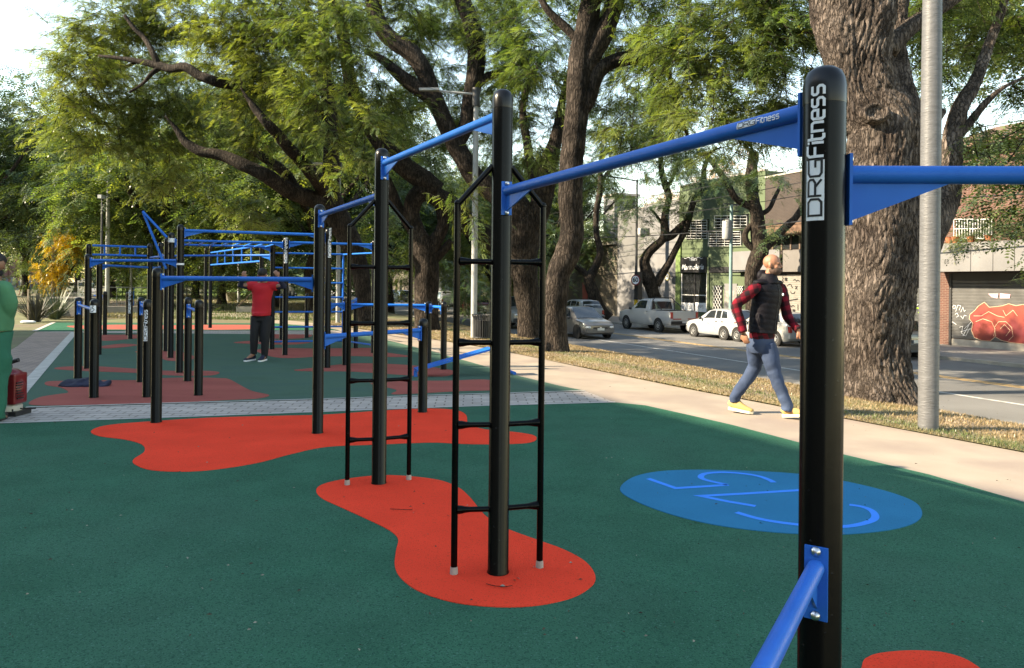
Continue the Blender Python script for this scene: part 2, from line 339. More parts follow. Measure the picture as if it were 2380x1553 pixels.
struct(flat(pp([(83,771),(173,773),(500,776),(850,779),(790,768),(500,768)]), .0).build('paver_band', M_PAVEC))
path = [(1360,909),(1430,936)]+PADR[1:]+[(2900,1320),(2900,1180),(2640,1115),(2380,1052),(2100,999),(1850,952),(1602,905),(1400,864),(1266,836),(1150,812),(1000,788),(850,767),(740,752),(640,742),(560,738),(640,752),(745,760),(790,768)]+farR
struct(flat(pp(path), -.001).build('concrete_path', M_PATH))
def edge(pts, w, z, name, m):
    b = MB(); P = [G(*p) for p in pts]; P = [Vector((p.x, p.y)) for p in P]
    ribbon(b, P, w, lambda x, y: Vector((x, y, z))); return struct(b.build(name, m))
edge([(-100,990),(0,985),(350,973),(700,960),(1100,945),(1430,936)], .045, .009, 'border_strip', M_CURB)
edge([(20,946),(54,905),(173,773)], .17, .010, 'plaza_curb', M_CURB)
edge([(60,948),(400,938),(700,930),(1000,920),(1360,909)], .05, .009, 'border_strip', M_CURB)
edge([(173,773),(500,776),(850,779)], .1, .009, 'border_strip', M_CURB)
edge([(80,770),(125,750)], .12, .010, 'pad_curb', M_CURB)
for i, (L, m, z, nm, cc) in enumerate([
 ([(212,1003),(250,990),(350,981),(500,972),(650,968),(760,965),(900,955),(1000,951),(1060,955),(1083,966),(1090,988),(1130,1000),(1180,1004),(1235,1012),(1247,1022),(1225,1031),(1150,1034),(1070,1033),(1000,1030),(870,1035),(760,1040),(680,1056),(600,1077),(500,1093),(420,1098),(350,1094),(315,1082),(310,1070),(335,1052),(330,1035),(290,1023),(230,1015)], M_RED, .008, 'red_rubber_patch', None),
 ([(735,1142),(750,1128),(800,1116),(880,1107),(950,1109),(1020,1118),(1065,1135),(1092,1158),(1110,1180),(1133,1205),(1180,1232),(1250,1258),(1310,1280),(1360,1308),(1383,1340),(1375,1365),(1330,1392),(1250,1410),(1160,1414),(1060,1404),(980,1380),(935,1350),(918,1320),(920,1285),(925,1255),(905,1235),(860,1212),(790,1180),(748,1160)], M_RED, .008, 'red_rubber_patch', None),
 ([(2003,1553),(2020,1530),(2060,1520),(2130,1516),(2200,1522),(2260,1545),(2320,1600),(2350,1700),(2250,1850),(2100,1800),(2000,1650)], M_RED, .008, 'red_rubber_patch', None),
 ([(1441,1140),(1470,1112),(1530,1098),(1620,1094),(1750,1097),(1860,1104),(1950,1118),(2050,1141),(2120,1166),(2143,1192),(2130,1215),(2080,1232),(1990,1243),(1900,1245),(1780,1238),(1660,1222),(1560,1198),(1480,1168)], M_BLUER, .008, 'blue_rubber_disc', None),
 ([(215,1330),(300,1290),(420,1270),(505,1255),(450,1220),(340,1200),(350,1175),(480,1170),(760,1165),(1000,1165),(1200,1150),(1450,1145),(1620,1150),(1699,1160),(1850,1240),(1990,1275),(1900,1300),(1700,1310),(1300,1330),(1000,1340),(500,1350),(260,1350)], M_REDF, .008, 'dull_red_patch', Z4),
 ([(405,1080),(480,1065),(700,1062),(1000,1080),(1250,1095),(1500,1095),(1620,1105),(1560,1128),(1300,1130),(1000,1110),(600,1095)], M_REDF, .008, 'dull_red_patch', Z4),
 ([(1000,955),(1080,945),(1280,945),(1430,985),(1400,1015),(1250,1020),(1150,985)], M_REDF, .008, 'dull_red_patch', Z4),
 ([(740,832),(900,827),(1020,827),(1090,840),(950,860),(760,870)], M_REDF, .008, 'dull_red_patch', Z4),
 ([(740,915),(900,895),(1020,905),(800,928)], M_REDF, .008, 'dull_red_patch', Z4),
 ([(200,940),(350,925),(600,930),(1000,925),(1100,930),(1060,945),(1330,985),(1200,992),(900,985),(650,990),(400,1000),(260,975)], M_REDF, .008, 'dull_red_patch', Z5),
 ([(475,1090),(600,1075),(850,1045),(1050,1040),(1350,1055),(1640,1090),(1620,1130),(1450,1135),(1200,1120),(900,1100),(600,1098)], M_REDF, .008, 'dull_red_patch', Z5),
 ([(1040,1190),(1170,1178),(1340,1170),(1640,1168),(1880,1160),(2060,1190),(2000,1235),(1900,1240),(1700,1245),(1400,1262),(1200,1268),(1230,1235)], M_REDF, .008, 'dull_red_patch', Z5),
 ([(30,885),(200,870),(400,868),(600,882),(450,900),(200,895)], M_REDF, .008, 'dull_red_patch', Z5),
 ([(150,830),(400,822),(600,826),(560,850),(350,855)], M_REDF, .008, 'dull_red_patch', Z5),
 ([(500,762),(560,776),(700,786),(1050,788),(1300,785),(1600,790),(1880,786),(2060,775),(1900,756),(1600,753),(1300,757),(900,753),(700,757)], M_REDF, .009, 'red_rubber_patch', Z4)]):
    P = [G(*(cc(*q) if cc else q)) for q in L]; P = spline([(p.x, p.y, 0) for p in P], 6, True)
    struct(flat(P, z, .02).build(nm, m))
lb = MB()
for L in ([(320,195),(520,265),(690,255),(900,241)], [(895,240),(800,220),(725,200),(702,180),(740,158),(860,149),(1000,158),(1120,177),(1200,205),(1232,224)],
          [(1100,396),(900,362),(700,322),(1000,306),(1430,279)], [(960,441),(1100,482),(1250,511),(1430,533),(1600,545),(1740,545),(1850,530),(1945,500),(1968,468),(1940,428),(1870,400),(1780,386)]):
    P = [G(*ZR(*q)) for q in L]; P = [(p.x, p.y, 0) for p in P]
    if len(P) > 5: P = spline(P, 5)
    ribbon(lb, [(p[0], p[1]) for p in P], .048, lambda x, y: Vector((x, y, .0098)))
struct(lb.build('ground_lettering', M_BLUEL))
def lanes(z=-1.041):
    w_ = MB(); y_ = MB()
    w_.ts(-30, 200, 16.4, 16.5, z-.02, z)
    for s0 in (19.15, 19.4): y_.ts(-30, 200, s0, s0+.11, z-.02, z)
    for i in range(20): w_.ts(2+i*8, 5+i*8, 13.9, 14.0, z-.02, z)
    struct(w_.build('lane_line', M_PAINTW)); struct(y_.build('yellow_lane_line', M_PAINTY))
lanes()
# ---------------------------------------------------------------- calisthenics equipment
PR = .0535
def zat(py, px, Y): return EYE+ray(px, py).z*Y
def post(parent, x, y, top, r=PR, collar=True, name='post'):
    b = MB(); rc = r
    b.lathe((x, y, 0), [(r+.004, .0), (r+.004, .012), (r, .02), (r, top-.10)], 32)
    p = b.build(name, M_BLACK, parent, smooth=40)
    c = MB(); c.lathe((x, y, 0), [(r+.0003, top-.101), (r+.0007, top-.098), (r+.0007, top-.052), (r*.95, top-.034), (r*.80, top-.016), (r*.5, top-.004), (r*.2, top)], 32)
    c.build('cap', M_CAP, p, smooth=35); return p
def gpost(parent, bx, by, ty, tx=None, r=PR, name='post'):  # from base pixel and top pixel row
    g = G(bx, by); top = zat(ty, tx if tx else bx, g.y); return (Vector((g.x, g.y, 0)), top, post(parent, g.x, g.y, top, r, name=name))
def postlogo(p, c, z0, total, h, a0, r=PR, word='Fitness'):
    def f(u, v, o=0): q = a0-(v-h/2)/r; rr = r+.0016+o; return Vector((c.x+rr*math.sin(q), c.y-rr*math.cos(q), z0+u))
    logo(f, total, h, M_WHITE, p, word)
def bar(parent, A, B, z, z2=None, r=.024, pr=PR, gus=(1,1), glen=.30, gh=.085, plate=.17, bolts=True, name='bar', mat_=None):
    A = Vector((A.x, A.y, z)); B = Vector((B.x, B.y, z if z2 is None else z2)); d = (B-A).normalized(); A2 = A+d*(pr+.012); B2 = B-d*(pr+.012)
    o = MB().tube([A2, B2], r, 20).build(name, mat_ or M_BLUE, parent, smooth=50)
    side = Vector((-d.y, d.x, 0)).normalized()
    for (P, e, on) in ((A, d, gus[0]), (B, -d, gus[1])):
        if not on: continue
        h = Vector((e.x, e.y, 0)).normalized(); q = P+h*(pr+.006)
        m = MB(); M3 = Matrix(((h.x, side.x, 0), (h.y, side.y, 0), (0, 0, 1)))
        m.box(q+Vector((0,0,-plate*.22)), (.008, .056, plate), M=M3)
        top = q+Vector((0,0,-r*.8)); m.prism([top-side*.004, top+h*glen-side*.004, top+Vector((0,0,-gh))-side*.004], side*.008)
        br = m.build('bracket', M_BLUE, parent)
        if bolts:
            for dz in (plate*.22, -plate*.66):
                bp = q+Vector((0,0,dz))+h*.005; t = MB(); t.tube([bp, bp+h*.006, bp+h*.011], [.0125, .011, .004], 12); t.build('bolt', M_STEEL, o, smooth=60)
    return o
WHERE = []
rig = thing('pull_up_frame', 'large black and blue pull up frame in the foreground with two narrow ladders', 'pull up frame', (-.07, 3.77, 0))
Ag = Vector((.813, 1.914, 0)); Bg, Bt, Bp = gpost(rig, 1157.5, 1333, 208, 1163.5); Cg, Ct, Cp = gpost(rig, 880.5, 1125, 345, 892)
Dg, Dt, Dp = gpost(rig, 738, 1008, 475, 745); Eg, Et, Ep = gpost(rig, 363, 983, 622, 370); Fg, Ft, Fp = gpost(rig, 982, 959, 740, 986)
At = zat(155, 1915, 1.914); Ap = post(rig, Ag.x, Ag.y, At)
zAB = (zat(262, 1865, 1.914)+zat(440, 1175, Bg.y))/2
AB = bar(rig, Ag, Bg, zAB); BC = bar(rig, Bg, Cg, 2.375, gus=(1,1)); bar(rig, Cg, Dg, 2.15); bar(rig, Dg, Eg, 1.517); bar(rig, Dg, Fg, .952)
A2 = Vector((2.72, 1.83, 0)); post(rig, A2.x, A2.y, At); zr = zat(407, 1985, 1.914); bar(rig, Ag, A2, zr, glen=.27, gh=.105, plate=.185)
A3 = Vector((-.10, .42, 0)); post(rig, A3.x, A3.y, .95); bar(rig, Ag, A3, .785, r=.021, glen=.12, gh=.09, plate=.185)
# strap on the low bracket and brand marks
postlogo(Ap, Ag, zat(512, 1880, 1.87), .352, .046, R(-46))
D_ = (Bg-Ag); D_.z = 0; L_ = D_.length; D_.normalize(); S_ = Vector((D_.y, -D_.x, 0))
if S_.y > 0: S_ = -S_
def barmap(u, v, o=0):                             # reads towards post A on the side facing the visitor
    q = (v-.012)/.0245+.25; P = Ag+D_*(.30-u); return Vector((P.x, P.y, zAB))+(S_*math.cos(q)+Vector((0,0,1))*math.sin(q))*(.0252+o)
logo(barmap, .17, .019, M_WHITE, AB)
def ladder(Cg, l, r_, parent):
    zr_ = [1.61, 1.193, .77, .335]; d = (r_-l).normalized()
    for (P, sgn) in ((l, 1), (r_, -1)):
        t = MB(); t.tube([P, P+Vector((0,0,1.915))], .017, 16); t.build('side_rail', M_BLACK, parent, smooth=50)
        q = Cg+(P-Cg).normalized()*PR*.9; e = MB(); e.tube([P+Vector((0,0,1.90)), Vector((q.x, q.y, 2.105))], .015, 14); e.build('top_brace', M_BLACK, parent, smooth=50)
        wl = MB().sphere(P+Vector((0,0,1.908)), .0185, 12, 8); wl.build('weld', M_BLACK, parent, smooth=180)
        cl = MB().lathe(P, [(.021,.0),(.020,.03),(.018,.045)], 14); cl.build('foot_cement', M_CONC, parent, smooth=60)
        for z in zr_:
            rg = MB(); a = P+(Cg-P).normalized()*.014; n = 8; P_ = [a+(q-a)*(i/n) for i in range(n+1)]; rr = [.023 if i < 1 else .021 if i == 1 else .0165 if i == 2 else .014 for i in range(n+1)]
            rg.tube([p+Vector((0,0,z)) for p in P_], rr, 14, up=(0,0,1)); rg.build('rung', M_BLACK, parent, smooth=50)
ladder(Bg, G(1055,1337), G(1254,1322), rig); ladder(Cg, G(807,1129), G(950,1117), rig)
# inclined bench behind the frame
bn = thing('sit_up_bench', 'sloping blue sit up board low above the pad beyond the foreground frame', 'bench', tuple(G(985,890)))
a = W(964,866, 13.2); g1 = G(985, 880); 
lo = Vector((W(966,866,11.6).x, 11.6, .10)); hi = W(1140, 812, 12.0)
dv = (hi-lo); hz_ = Vector((dv.x, dv.y, 0)).normalized(); sd = Vector((-hz_.y, hz_.x, 0))
m = MB(); nrm = sd.cross(dv.normalized()); 
for k_ in (-1.5,-.5,.5,1.5): 
    o_ = sd*(k_*.075); m.prism([lo+o_-sd*.033, hi+o_-sd*.033, hi+o_+sd*.033, lo+o_+sd*.033], nrm*.03 if nrm.z > 0 else nrm*-.03)
m.build('board', M_BLUE, bn)
m = MB(); m.tube([hi-sd*.16, hi+sd*.16], .03, 12); m.build('foot_roller', M_BLUE, bn, smooth=60)
m = MB(); f = Vector((W(1187,872,12.2).x, 12.2, .02)); m.tube([hi-Vector((0,0,.03)), f], .025, 10); m.tube([f-sd*.2, f+sd*.2], .03, 10); m.build('leg', M_BLUE, bn, smooth=60)
m = MB(); m.tube([lo-Vector((0,0,.1)), lo], .03, 10); m.build('leg', M_BLUE, bn, smooth=60)

def pz(c, bx, by, ty, tx=None):
    b = c(bx, by); t = c(tx if tx else bx, ty); return b[0], b[1], t[1], t[0]
# low push-up bars (short post pairs)
def pair(label, c, a, b, zf=.92, lg=None, sign=False):
    pa = pz(c, *a); pb = pz(c, *b); ga = G(pa[0], pa[1])
    th = thing('push_up_bar', label, 'push up bar', tuple(ga), 'pairs of short black posts joined by a blue bar')
    A_, ta, PA = gpost(th, *pa); B_, tb, PB = gpost(th, *pb); bar(th, A_, B_, min(ta, tb)*zf-.03, r=.021, glen=.10, gh=.08, plate=.2); return th, A_, B_, ta, tb, PA, PB
t1 = pair('push up bar whose near post has the white wheelchair sticker', Z3, (93,1335,715,103), (215,1485,728,232), .93)
t2 = pair('push up bar whose near post carries large vertical white lettering', Z3, (573,1365,715,597), (620,1480,732,640), .93)
pair('push up bar with plain posts, rightmost of the three near ones', Z3, (930,1358,715,935), (1012,1467,735,1022), .9)
postlogo(t2[6], t2[2], zat(Z3(0,1048)[1], 339, t2[2].y), .40, .052, R(-3))
# access symbol sticker
P = t1[2]; zc = zat(Z3(0,805)[1], 218, P.y)
def smap(u, v, o=0): q = (u)/PR; rr = PR+.0016+o; return Vector((P.x+rr*math.sin(q), P.y-rr*math.cos(q), zc+v))
m = MB(); g_ = [smap(-.042+.084*i/8, -.045+.09*j) for i in range(9) for j in range(2)]; m.add(g_, [(i*2, i*2+2, i*2+3, i*2+1) for i in range(8)]); stk = m.build('sticker', M_WHITE, t1[6])
m = MB(); bf = lambda u, v: smap(u, v, .0008)
ribbon(m, [(.020*math.cos(q)-.006, .020*math.sin(q)-.014) for q in [R(-250+i*22) for i in range(13)]], .007, bf)
ribbon(m, [(-.02,.016),(.004,.026),(.002,.006),(.018,.006),(.024,-.016)], .007, bf); ribbon(m, [(.008+.006*math.cos(q), .036+.006*math.sin(q)) for q in [R(30*i) for i in range(13)]], .005, bf)
m.build('symbol', M_BLACKP, t1[6])
# tall far frame
far = thing('monkey_bar_frame', 'large blue and black monkey bar frame in the middle distance with kinked ladder', 'monkey bars', tuple(G(396,832)))
def fp(c, *a): return gpost(far, *pz(c, *a))
P3 = fp(Z3, 165,1262,385,187); P11 = fp(Z3, 867,1293,160,882); P10 = fp(Z3, 800,1180,222,805); P10b = fp(Z3, 765,1130,262,768)
P17 = fp(Z5, 312,935,125,322); P18 = fp(Z5, 408,978,105,415); P21 = fp(Z5, 720,1072,40,727); P24 = fp(Z5, 1062,962,125,1070)
def plain(x, Y, top): post(far, x, Y, top); return (Vector((x, Y, 0)), top, None)
w1 = W(*Z3(177,308), 16.0); P3b = plain(w1.x, 16.0, w1.z); w1 = W(*Z3(258,445), 14.5); P3c = plain(w1.x, 14.5, w1.z)
w1 = W(*Z3(645,305), 16.6); P8 = plain(w1.x, 16.6, w1.z); w1 = W(*Z3(725,295), 17.2); P9 = plain(w1.x, 17.2, w1.z)
bar(far, P3[0], P11[0], zat(Z3(0,435)[1], 300, 12)); bar(far, P11[0], P21[0], 2.30)
bar(far, P3c[0], P9[0], zat(Z3(0,481)[1], 300, 15.5)); bar(far, P18[0], P24[0], 2.28)
bar(far, P10[0], P18[0], 2.26, glen=.2); bar(far, P10b[0], P17[0], 2.24, glen=.2)
for i in range(9):
    u = (i+.7)/9.4; a_ = P10[0].lerp(P18[0], u); b_ = P10b[0].lerp(P17[0], u); MB().tube([a_+Vector((0,0,2.26)), b_+Vector((0,0,2.24))], .016, 10).build('rung', M_BLUE, far, smooth=60)
def truss(pa, pb, z1, z0, n, skip=()):
    bar(far, pa, pb, z1, gus=(0,0)); bar(far, pa, pb, z0, gus=(0,0))
    for i in range(n):
        q = pa.lerp(pb, (i+1)/(n+1)); MB().tube([q+Vector((0,0,z0)), q+Vector((0,0,z1))], .02, 10).build('rung', M_BLUE, far, smooth=60)
truss(P3b[0], P8[0], zat(572, 260, 16.2), zat(593, 260, 16.2), 3)
bar(far, P8[0], P10b[0], 2.0, gus=(0,0)); bar(far, P9[0], P17[0], 2.06, gus=(1,1))
P14 = fp(Z3, 1065,925,340,1068); P15 = fp(Z3, 1102,952,325,1115); P16 = fp(Z5, 230,880,165,245)
truss(P15[0], P16[0], 2.36, 1.98, 5)
# climbing wall of rungs
zs = [2.11, 1.79, 1.465, 1.145, .82, .49, .17]; vt = Vector((-3.80, 16.45, 0))
MB().tube([vt+Vector((0,0,.15)), vt+Vector((0,0,2.12))], .022, 12).build('wall_upright', M_BLUE, far, smooth=60)
for z in zs: bar(far, P17[0], vt, z, r=.019, pr=.0, gus=(0,0), name='wall_rung')
for (zz) in (2.11, .17): bar(far, vt, P24[0], zz, r=.018, pr=.0, gus=(0,0), name='wall_brace')
# kinked climbing ladder
def kink(Y, nm):
    ap = W(332,492,Y); e1 = W(388,552,Y-.1); e2 = W(386,625,Y); t = MB(); t.tube([e1, ap, ap+(e2-ap).normalized()*.02], .024, 12); t.tube([ap, e2], .024, 12)
    t.build(nm, M_BLUE, far, smooth=60); return ap, e1, e2
k1 = kink(14.0, 'sloping_rail'); k2 = kink(14.75, 'sloping_rail')
for i in range(6):
    u = (i+.5)/6.2
    for j in (1, 2):
        a_ = k1[0].lerp(k1[j], u); b_ = k2[0].lerp(k2[j], u); MB().tube([a_, b_], .016, 8).build('rung', M_BLUE, far, smooth=60)
for (pp_, y0, tot, a0) in ((P18, 296, .52, .2), (P21, 252, .52, .75)): postlogo(pp_[2], pp_[0], zat(Z5(0,y0)[1], 660, pp_[0].y), tot, .06, a0)
c0 = P10[0]; m = MB().lathe((c0.x, c0.y, 0), [(PR+.004, P10[1]-.19), (PR+.004, P10[1]-.11)], 24); m.build('label_band', M_WHITE, far, smooth=60)
c0 = P11[0]; m = MB().lathe((c0.x, c0.y, 0), [(PR+.004, 1.74), (PR+.004, 1.77)], 24); m.build('label_band', M_WHITE, far, smooth=60)
# parallel bars on the right and short posts at the back
def single(label, c, a, **k):
    q = pz(c, *a); g_ = G(q[0], q[1]); th = thing('short_post', label, 'post', tuple(g_), 'short black posts at the back of the far pad'); r_ = gpost(th, *q); return th, r_
q1 = pz(Z5, 853,1052,555,858); pb = thing('parallel_bars', 'light blue parallel bars on short black posts beside the path', 'parallel bars', tuple(G(q1[0], q1[1])))
P22 = gpost(pb, *q1); P25 = gpost(pb, *pz(Z5, 1468,1062,577,1455)); P26 = gpost(pb, *pz(Z5, 1580,1085,580,1570)); P23 = gpost(pb, *pz(Z5, 930,927,590,930))
bar(pb, P22[0], P25[0], 1.09); bar(pb, P25[0], P26[0], 1.075, glen=.12); bar(pb, P23[0], P22[0], 1.09, glen=.12)
bar(far, P21[0], P22[0], 1.1, glen=.2)
_, r5 = single('short black post with vertical white lettering behind the push up bars', Z3, (492,1035,672,490)); postlogo(r5[2], r5[0], zat(Z3(0,838)[1], 300, r5[0].y), .60, .075, -.1)
s4, r4 = single('short black post with a small blue bracket near the left of the far pad', Z3, (298,1005,670,302)); bar(s4, r4[0], r4[0]+Vector((-.5,.3,0)), 1.05, gus=(1,0), glen=.1)
single('plain short black post half hidden behind the lettered short post', Z3, (474,1008,675,476))
single('short black post between the man in red and the tall lettered post', Z5, (382,865,520,380)); single('short black post seen through the wall of blue rungs', Z5, (568,850,520,573))
# ---------------------------------------------------------------- trees
M_BARK1 = barkmat('pale_bark', (.072,.056,.049), (.215,.175,.152), .95, 1.0)
M_BARK2 = barkmat('dark_bark', (.027,.021,.018), (.085,.067,.056), .75, 1.0)
M_BARK3 = barkmat('far_bark', (.03,.024,.02), (.08,.062,.05), .5, .8)
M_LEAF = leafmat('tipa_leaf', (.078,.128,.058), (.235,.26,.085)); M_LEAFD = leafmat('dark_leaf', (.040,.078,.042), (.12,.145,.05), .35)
M_LEAFY = leafmat('yellow_leaf', (.45,.30,.06), (.62,.38,.04)); M_LEAFP = leafmat('dry_pink_leaf', (.50,.34,.30), (.62,.45,.38), .3)
def template(npair, lw=.10, ll=.27):
    L = []
    for i in range(npair):
        x = .12+.85*i/npair; droop = -.22*x*x
        for sgn in (1, -1):
            xx = x+(.03 if sgn > 0 else 0); a = R(62)*sgn; d = Vector((math.cos(a), math.sin(a), -.15)); n = Vector((-math.sin(a), math.cos(a), 0))*lw/2
            l = ll*(1-.45*abs(2*x-1)**2); b = Vector((xx, 0, droop))
            L += [b, b+d*l*.45+n, b+d*l, b+d*l*.45-n]
    b = Vector((.97, 0, -.21)); L += [b, b+Vector((.12, lw/2, -.05)), b+Vector((.26, 0, -.1)), b+Vector((.12, -lw/2, -.05))]
    return np.array([tuple(v) for v in L], dtype=np.float32)
TP = {1: template(6), 2: template(4, .15, .34), 3: template(2, .30, .5)}
def frond_mesh(name, P, yaw, pitch, roll, size, tint, m, parent, lod=1, root=(0,0,0)):
    T = TP[lod]; n = len(P); cy, sy, cp, sp, cr, sr = np.cos(yaw), np.sin(yaw), np.cos(pitch), np.sin(pitch), np.cos(roll), np.sin(roll)
    x = np.broadcast_to(T[:,0], (n, len(T))); y = T[:,1][None,:]*cr[:,None]-T[:,2][None,:]*sr[:,None]; z = T[:,1][None,:]*sr[:,None]+T[:,2][None,:]*cr[:,None]
    x2 = x*cp[:,None]+z*sp[:,None]; z2 = -x*sp[:,None]+z*cp[:,None]
    X = x2*cy[:,None]-y*sy[:,None]; Y = x2*sy[:,None]+y*cy[:,None]
    V = np.stack([X, Y, z2], 2)*size[:,None,None]+P[:,None,:]-np.array(root)[None,None,:]
    V = V.reshape(-1, 3).astype(np.float32); nq = len(V)//4
    me = bpy.data.meshes.new(name); me.vertices.add(len(V)); me.vertices.foreach_set('co', V.ravel())
    me.loops.add(len(V)); me.loops.foreach_set('vertex_index', np.arange(len(V), dtype=np.int32))
    me.polygons.add(nq); me.polygons.foreach_set('loop_start', np.arange(0, len(V), 4, dtype=np.int32)); me.polygons.foreach_set('loop_total', np.full(nq, 4, dtype=np.int32))
    me.update(calc_edges=True)
    at = me.color_attributes.new('tint', 'FLOAT_COLOR', 'POINT'); c = np.ones((n, len(T), 4), dtype=np.float32)
    c[:,:,0] = tint[:,0:1]; c[:,:,1] = tint[:,1:2]; at.data.foreach_set('color', c.ravel())
    me.materials.append(m); o = bpy.data.objects.new(name, me); C.objects.link(o)
    if parent is not None: o.parent = parent
    return o
DM = 7.0
def sprays(blobs, size=.26, per=18, cover=.30, hang=.6):
    """blobs: centre, radii, density, yellow.  Hanging leafy branchlets scattered through each blob."""
    PP, YW, PI_, TT, SZ, tw = [], [], [], [], [], []
    for (c, r, dens, yel) in blobs:
        m = max(3, int(DM*dens*math.pi*r[0]*r[2]/cover)); c = np.array(c); r = np.array(r)
        nk = max(2, m//7); kd = rng.normal(size=(nk, 3)); kd /= np.linalg.norm(kd, axis=1)[:,None]; kc = kd*rng.uniform(.3, .95, (nk, 1))
        for i in range(m):
            k = kc[rng.integers(nk)]; q = k+rng.normal(size=3)*.22
            p = c+q*r; az = math.atan2(q[1]*r[1], q[0]*r[0])+rng.normal()*.8; el = R(-hang*26+rng.normal()*34); L = rng.uniform(.55, 1.25)*size*3.8
            d = np.array([math.cos(az)*math.cos(el), math.sin(az)*math.cos(el), math.sin(el)]); ty = min(1, max(0, yel+rng.normal()*.22)); tb = rng.uniform(.55, 1.55)
            u = (np.arange(per)+rng.uniform(0, 1, per))/per; pts = p+d[None,:]*(u[:,None]*L); pts[:,2] -= hang*.45*L*u*u
            side = np.where(np.arange(per)%2 == 0, 1, -1); PP.append(pts+rng.normal(size=(per,3))*.03); YW.append(az+side*rng.uniform(.5, 1.2, per)); PI_.append(rng.uniform(-.35, .75, per)+hang*.25)
            TT.append(np.stack([np.clip(ty+rng.normal(size=per)*.12, 0, 1), np.full(per, tb)*rng.uniform(.85, 1.15, per)], 1)); SZ.append(size*rng.uniform(.7, 1.25, per)*(1.1-.4*u))
            tw.append((p, p+d*L*.5-np.array([0,0,hang*.11*L]), p+d*L-np.array([0,0,hang*.45*L])))
    return np.concatenate(PP), np.concatenate(YW), np.concatenate(PI_), np.concatenate(TT), np.concatenate(SZ), tw
def crown(parent, blobs, m=None, size=.26, per=18, cover=.30, hang=.6, lod=1, name='crown', twigs=True, bark=None):
    if blobs[0][0][0] > -6 and twigs: blobs = [(c, r, d, y*.6) for c, r, d, y in blobs]
    P, yw, pt, tt, sz, tw = sprays(blobs, size, per, cover, hang)
    p = parent
    root = Vector(p.get('_o', (0,0,0)))
    o = frond_mesh(name, P, yw, pt, rng.uniform(-.6, .6, len(P)), sz, tt, m or M_LEAF, parent, lod, root)
    if twigs:
        b = MB()
        for (a, c, d) in tw: b.tube([a, c, d], [.012, .008, .004], 3, caps=False)
        b.build('twigs', bark or M_BARK2, parent)
    return o
def limb(b, pts, Y=None, n=12, k=4, rough=.08, foot=0.0, fr=2.2, raw=False):
    """pts: (px, py, diameter in px[, Y]) read from the picture at depth Y, or raw world (Vector, radius)."""
    P = []
    for q in pts:
        if raw: P.append((*q[0], q[1]))
        else:
            y = q[3] if len(q) > 3 else Y; v = W(q[0], q[1], y); P.append((v.x, v.y, v.z, q[2]*y/F/2))
    A = [Vector(p[:3]) for p in P]; S = spline(A, k); r = [x.x for x in spline([(p[3], 0, 0) for p in P], k)]
    o = len(b.v); b.tube(S, r, n)
    nv = len(b.v)-o
    for i in range(nv):
        v = Vector(b.v[o+i]); j = i//n; c = S[j]; d = v-c
        h = noise.noise(v*fr)*.5+noise.noise(v*fr*2.7)*.3
        b.v[o+i] = tuple(c+d*(1+rough*2*h))
def tree(name, label, cat, base, limbs, blobs=None, Y=None, bark=None, n=12, k=4, size=.26, rough=.09, leaf=None, group=None, per=18, cover=.3, hang=.38, lod=1, twigs=True):
    th = thing(name, label, cat, tuple(base), group); b = MB()
    for L in limbs: limb(b, L, Y, n, k, rough)
    b.build('trunk', bark or M_BARK2, th, smooth=180)
    if blobs:
        B = []
        for q in blobs:
            px, py, rx, ry, y = q[:5]; dens = q[5] if len(q) > 5 else 1.0; yel = q[6] if len(q) > 6 else .35
            c = W(px, py, y); rx_, rz_ = rx*y/F, ry*y/F; B.append((tuple(c), (rx_, max(rx_, rz_)*.9, rz_), dens, yel))
        crown(th, B, leaf, size, per, cover, hang, lod, twigs=twigs, bark=bark or M_BARK2)
    return th
cb = lambda c, L: [(*c(a, b_), w_*f_) for (a, b_, w_), f_ in zip(L, [1]*len(L))]
def LB(c, s, L): return [(*c(q[0], q[1]), q[2]*s, *q[3:]) for q in L]     # widths read in the same detail
# --- T1: the big pale trunk beside the grey lamp post (finely modelled bark)
t1 = thing('tipa_tree', 'huge pale barked tree with a sawn knot, right behind the near black post', 'tree', tuple(G(2045, 945, -.1)))
b = MB()
def barky(b, pts, Y, n, k, amp, foot=0.0):
    o = len(b.v); P = []
    for q in pts: v = W(q[0], q[1], q[3] if len(q) > 3 else Y); P.append((v, q[2]*(q[3] if len(q) > 3 else Y)/F/2))
    S = spline([p[0] for p in P], k); r = [x.x for x in spline([(p[1], 0, 0) for p in P], k)]; b.tube(S, r, n); z0 = S[0].z
    for i in range(len(b.v)-o):
        v = Vector(b.v[o+i]); j = i//n; d = v-S[j]; a = math.atan2(d.y, d.x)
        lob = .06*math.sin(3*a+v.z*.9)+.05*math.sin(5*a-1.2*v.z+1)+.14*foot*max(0, 1-(v.z-z0)/.7)**2*(1+math.sin(6*a+1.3))
        w_ = noise.noise(Vector((v.x*2, v.y*2, v.z*1.2)))*.6
        q = Vector((a*r[j]*15+w_*3.2, v.z*3.6+w_, w_)); f1 = noise.noise(q); f2 = noise.noise(Vector((q.x*2.1, q.y*2.3, 5)))
        ridge = 1-min(1, abs(f1)*3.4); ridge2 = 1-min(1, abs(f2)*3)
        big = noise.noise(v*1.1)*.10+noise.noise(v*2.6)*.05
        b.v[o+i] = tuple(S[j]+d*(1+lob+big)+d.normalized()*(-amp*ridge-amp*.45*ridge2+amp*.5*f2))
barky(b, [(2047,955,205),(2046,925,178),(2040,860,158),(2036,780,152),(2040,690,158),(2050,600,172),(2052,500,180),(2052,400,180),(2050,300,172),(2018,240,150),(2000,170,146),(1990,100,158),(1982,0,180),(1970,-90,150),(1940,-220,120)], 10.3, 220, 26, .026, 1.0)
barky(b, [(2070,400,130,10.6),(2092,320,110,10.8),(2092,250,84,11),(2080,170,70,11.2),(2078,80,56,11.4),(2090,-40,50,11.6)], 10.8, 110, 22, .014)
